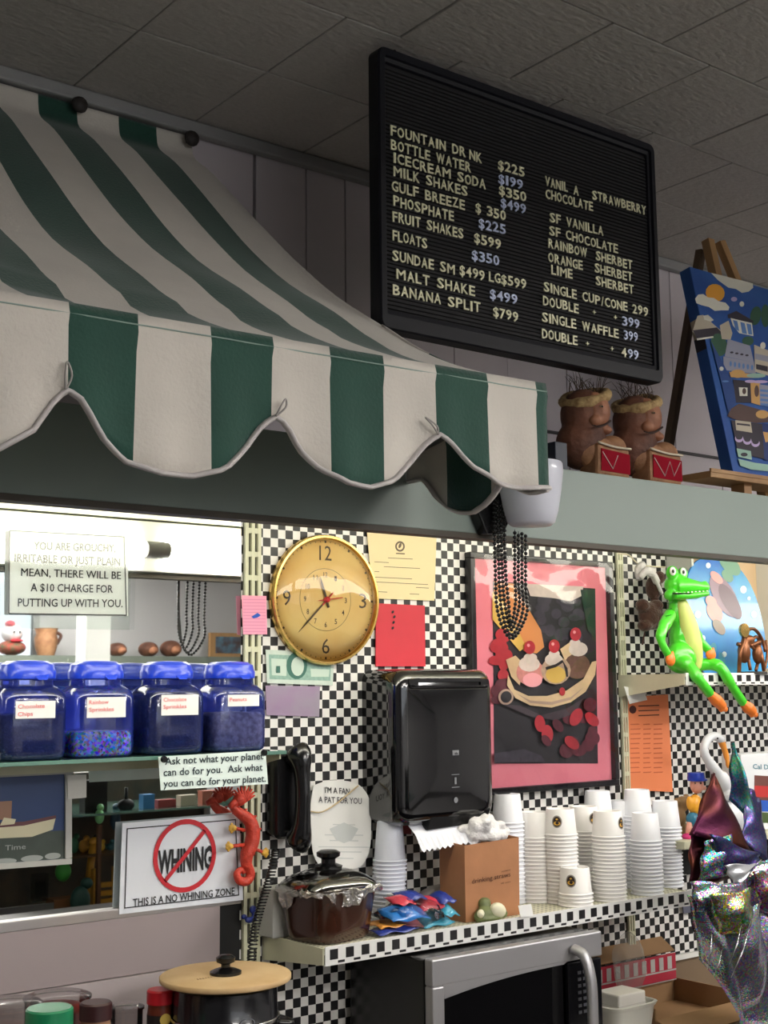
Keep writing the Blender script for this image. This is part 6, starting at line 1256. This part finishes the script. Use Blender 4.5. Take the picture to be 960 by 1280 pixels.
def stand(name, lab, cat, x, zbase, shapes, d=0, g=None):
    p = q(x, 1060, d); tt = thing(name, lab, cat, (p.x, YD+d, zbase), g)
    for nm, kind, (dx, dz, a_, b_, c_), m in shapes:
        bb = MB(); c0_ = (p.x+dx*vm, YD+d, zbase+dz*vm)
        if kind == 'e': bb.ell(c0_, (a_*vm, b_*vm, c_*vm), n=12, k=8)
        elif kind == 'b': bb.box(c0_[0]-a_*vm, c0_[0]+a_*vm, c0_[1]-b_*vm, c0_[1]+b_*vm, c0_[2]-c_*vm, c0_[2]+c_*vm)
        elif kind == 't': bb.tube([(c0_[0], c0_[1], c0_[2]), (c0_[0]+a_*vm, c0_[1], c0_[2]+c_*vm)], b_*vm, 8)
        bb.build(nm, m, tt, smooth=kind != 'b')
    return tt
TG = mat('toy_leaf', (60, 150, 60), .4); TD = mat('toy_darkteal', (30, 76, 70), .5); TY = mat('toy_ochre', (186, 136, 36), .5); TL = mat('toy_mint', (130, 200, 140), .4)
stand('yellow_crate', 'yellow wooden slatted crate in the rack, seen in the lower mirror beside the sign', 'crate', 130, zb, [('slat', 'b', (0, 8, 15, 3, 3), TY), ('slat', 'b', (0, 18, 15, 3, 3), TY), ('slat', 'b', (0, 28, 15, 3, 3), TY), ('slat', 'b', (0, 38, 15, 3, 3), TY), ('upright', 'b', (-14, 30, 2, 4, 29), TY), ('upright', 'b', (14, 30, 2, 4, 29), TY)], 0)
stand('tall_giraffe', 'tall ochre toy animal seen in the lower mirror above the crate', 'toy', 112, zb, [('neck', 't', (-2, 30, 6, 5, 55), TY), ('body', 'e', (-2, 24, 12, 8, 14), TY), ('head', 'e', (6, 88, 8, 5, 6), TY), ('leg', 't', (-8, 0, 2, 3, 20), TY), ('leg', 't', (4, 0, 0, 3, 20), TY)], -.08)
stand('green_frog', 'bright green toy frog seen in the lower mirror beside the boat picture', 'toy', 79, zb+.14, [('body', 'e', (0, 13, 10, 9, 12), TG), ('head', 'e', (3, 27, 8, 7, 7), TG), ('eye', 'e', (1, 33, 3, 3, 3), TG)], .02)
stand('wooden_box', 'low brown box under the green toy frog, seen in the lower mirror', 'box', 79, zb, [('box_body', 'b', (0, 14.5, 16, 12, 14.4), mat('rack_box', (126, 84, 50), .6))], .02)
stand('teal_dinosaur', 'dark teal toy dinosaur seen in the lower mirror left of the crate', 'toy', 101, zb, [('body', 'e', (0, 26, 13, 9, 18), TD), ('head', 'e', (8, 46, 8, 6, 7), TD), ('leg', 't', (-6, 0, 0, 4, 14), TD), ('leg', 't', (6, 0, 0, 4, 14), TD)], .08)
stand('mint_parrot', 'mint green toy parrot seen in the lower mirror next to the sign', 'toy', 123, zb+.34, [('body', 'e', (0, 10, 6, 5, 9), TL), ('head', 'e', (1, 21, 4.5, 4, 4.5), TL)], .05)
stand('parrot_perch', 'slim brown post carrying the mint parrot, seen in the lower mirror', 'perch', 123, zb, [('post', 'b', (0, .17/vm, 2.5, 2.5, .17/vm-.1), mat('perch', (96, 66, 46), .6))], .05)
stand('blue_bird', 'dull blue toy bird seen in the lower mirror, close to the sign edge', 'toy', 143, zb+.30, [('body', 'e', (0, 14, 7, 6, 13), mat('toy_dullblue', (60, 96, 120), .5)), ('head', 'e', (1, 30, 5, 5, 5), mat('toy_dullblue', (0, 0, 0)))], -.05)
stand('black_bottle', 'black bottle silhouette on the rack\'s glass board, seen in the lower mirror', 'bottle', 156, zg, [('body', 'e', (0, 6, 12, 7, 8), BLACKM), ('neck', 't', (0, 10, 0, 2.5, 18), BLACKM)], 0)
stand('black_case', 'square black case on the rack\'s glass board, seen in the lower mirror', 'case', 115, zg, [('case_body', 'b', (0, 20, 15, 8, 19.8), BLACKM)], 0)
for i, (x, w_, h_, c_, lab) in enumerate(((182, 8, 9, (60, 130, 190), 'blue'), (205, 13, 5, (160, 60, 60), 'red'), (232, 12, 7, (200, 190, 170), 'cream'), (258, 11, 9, (190, 110, 90), 'pinkish'), (280, 10, 8, (120, 150, 140), 'green'))):
    stand('gift_box', '%s gift box on the rack\'s glass board, seen in the mirror above the sign' % lab, 'box', x, zg, [('carton', 'b', (0, h_, w_, 6, h_-.1), mat('gift_'+lab, c_, .5))], 0, 'gift boxes on the rack')
stand('metal_tray', 'grey metal tray seen in the lower mirror beneath the boat picture', 'tray', 30, zb, [('tray_floor', 'b', (0, 12, 44, 20, 1), mat('tray_grey', (120, 120, 122), .35, metal=.5)), ('tray_side', 'b', (0, 19, 44, 1.2, 7), mat('tray_grey', (0, 0, 0))), ('tray_foot', 'b', (0, 5.4, 30, 12, 5.2), BLACKM)], .05)
stand('glass_tumbler', 'clear tumbler standing in the grey tray, seen in the lower mirror', 'glass', 50, zb+.075, [('tumbler', 'b', (0, 17, 9, 6, 16), clear('tumbler_glass', (200, 206, 204), .15))], -.02)

MB().box(q(152, 1060).x, q(84, 1060).x, .34, .52, zb+.215, zb+.222).build('middle_board', mat('rack_brown', (0, 0, 0)), bpy.data.objects['display_rack'])
mz = zb+.2225
for i, (nm, x, w_, h_, c_, lab) in enumerate((('toy_lizard', 92, 6, 11, (60, 120, 90), 'green toy lizard'), ('toy_lion', 104, 7, 9, (196, 142, 60), 'golden toy lion'), ('toy_penguin', 116, 4.5, 10, (40, 44, 52), 'dark toy penguin'), ('toy_chick', 126, 5, 6, (220, 180, 60), 'yellow toy chick'), ('toy_turtle', 137, 7, 5, (50, 100, 110), 'teal toy turtle'), ('toy_mouse', 147, 4, 6, (170, 150, 140), 'pale toy mouse'))):
    mm = mat('m_'+nm, c_, .5); stand(nm, '%s on the rack\'s middle board, seen in the lower mirror' % lab, 'toy', x, mz, [('body', 'e', (0, h_*.9, w_, w_*.8, h_*.9), mm), ('head', 'e', (w_*.5, h_*1.9, w_*.6, w_*.6, w_*.6), mm)], -.12)
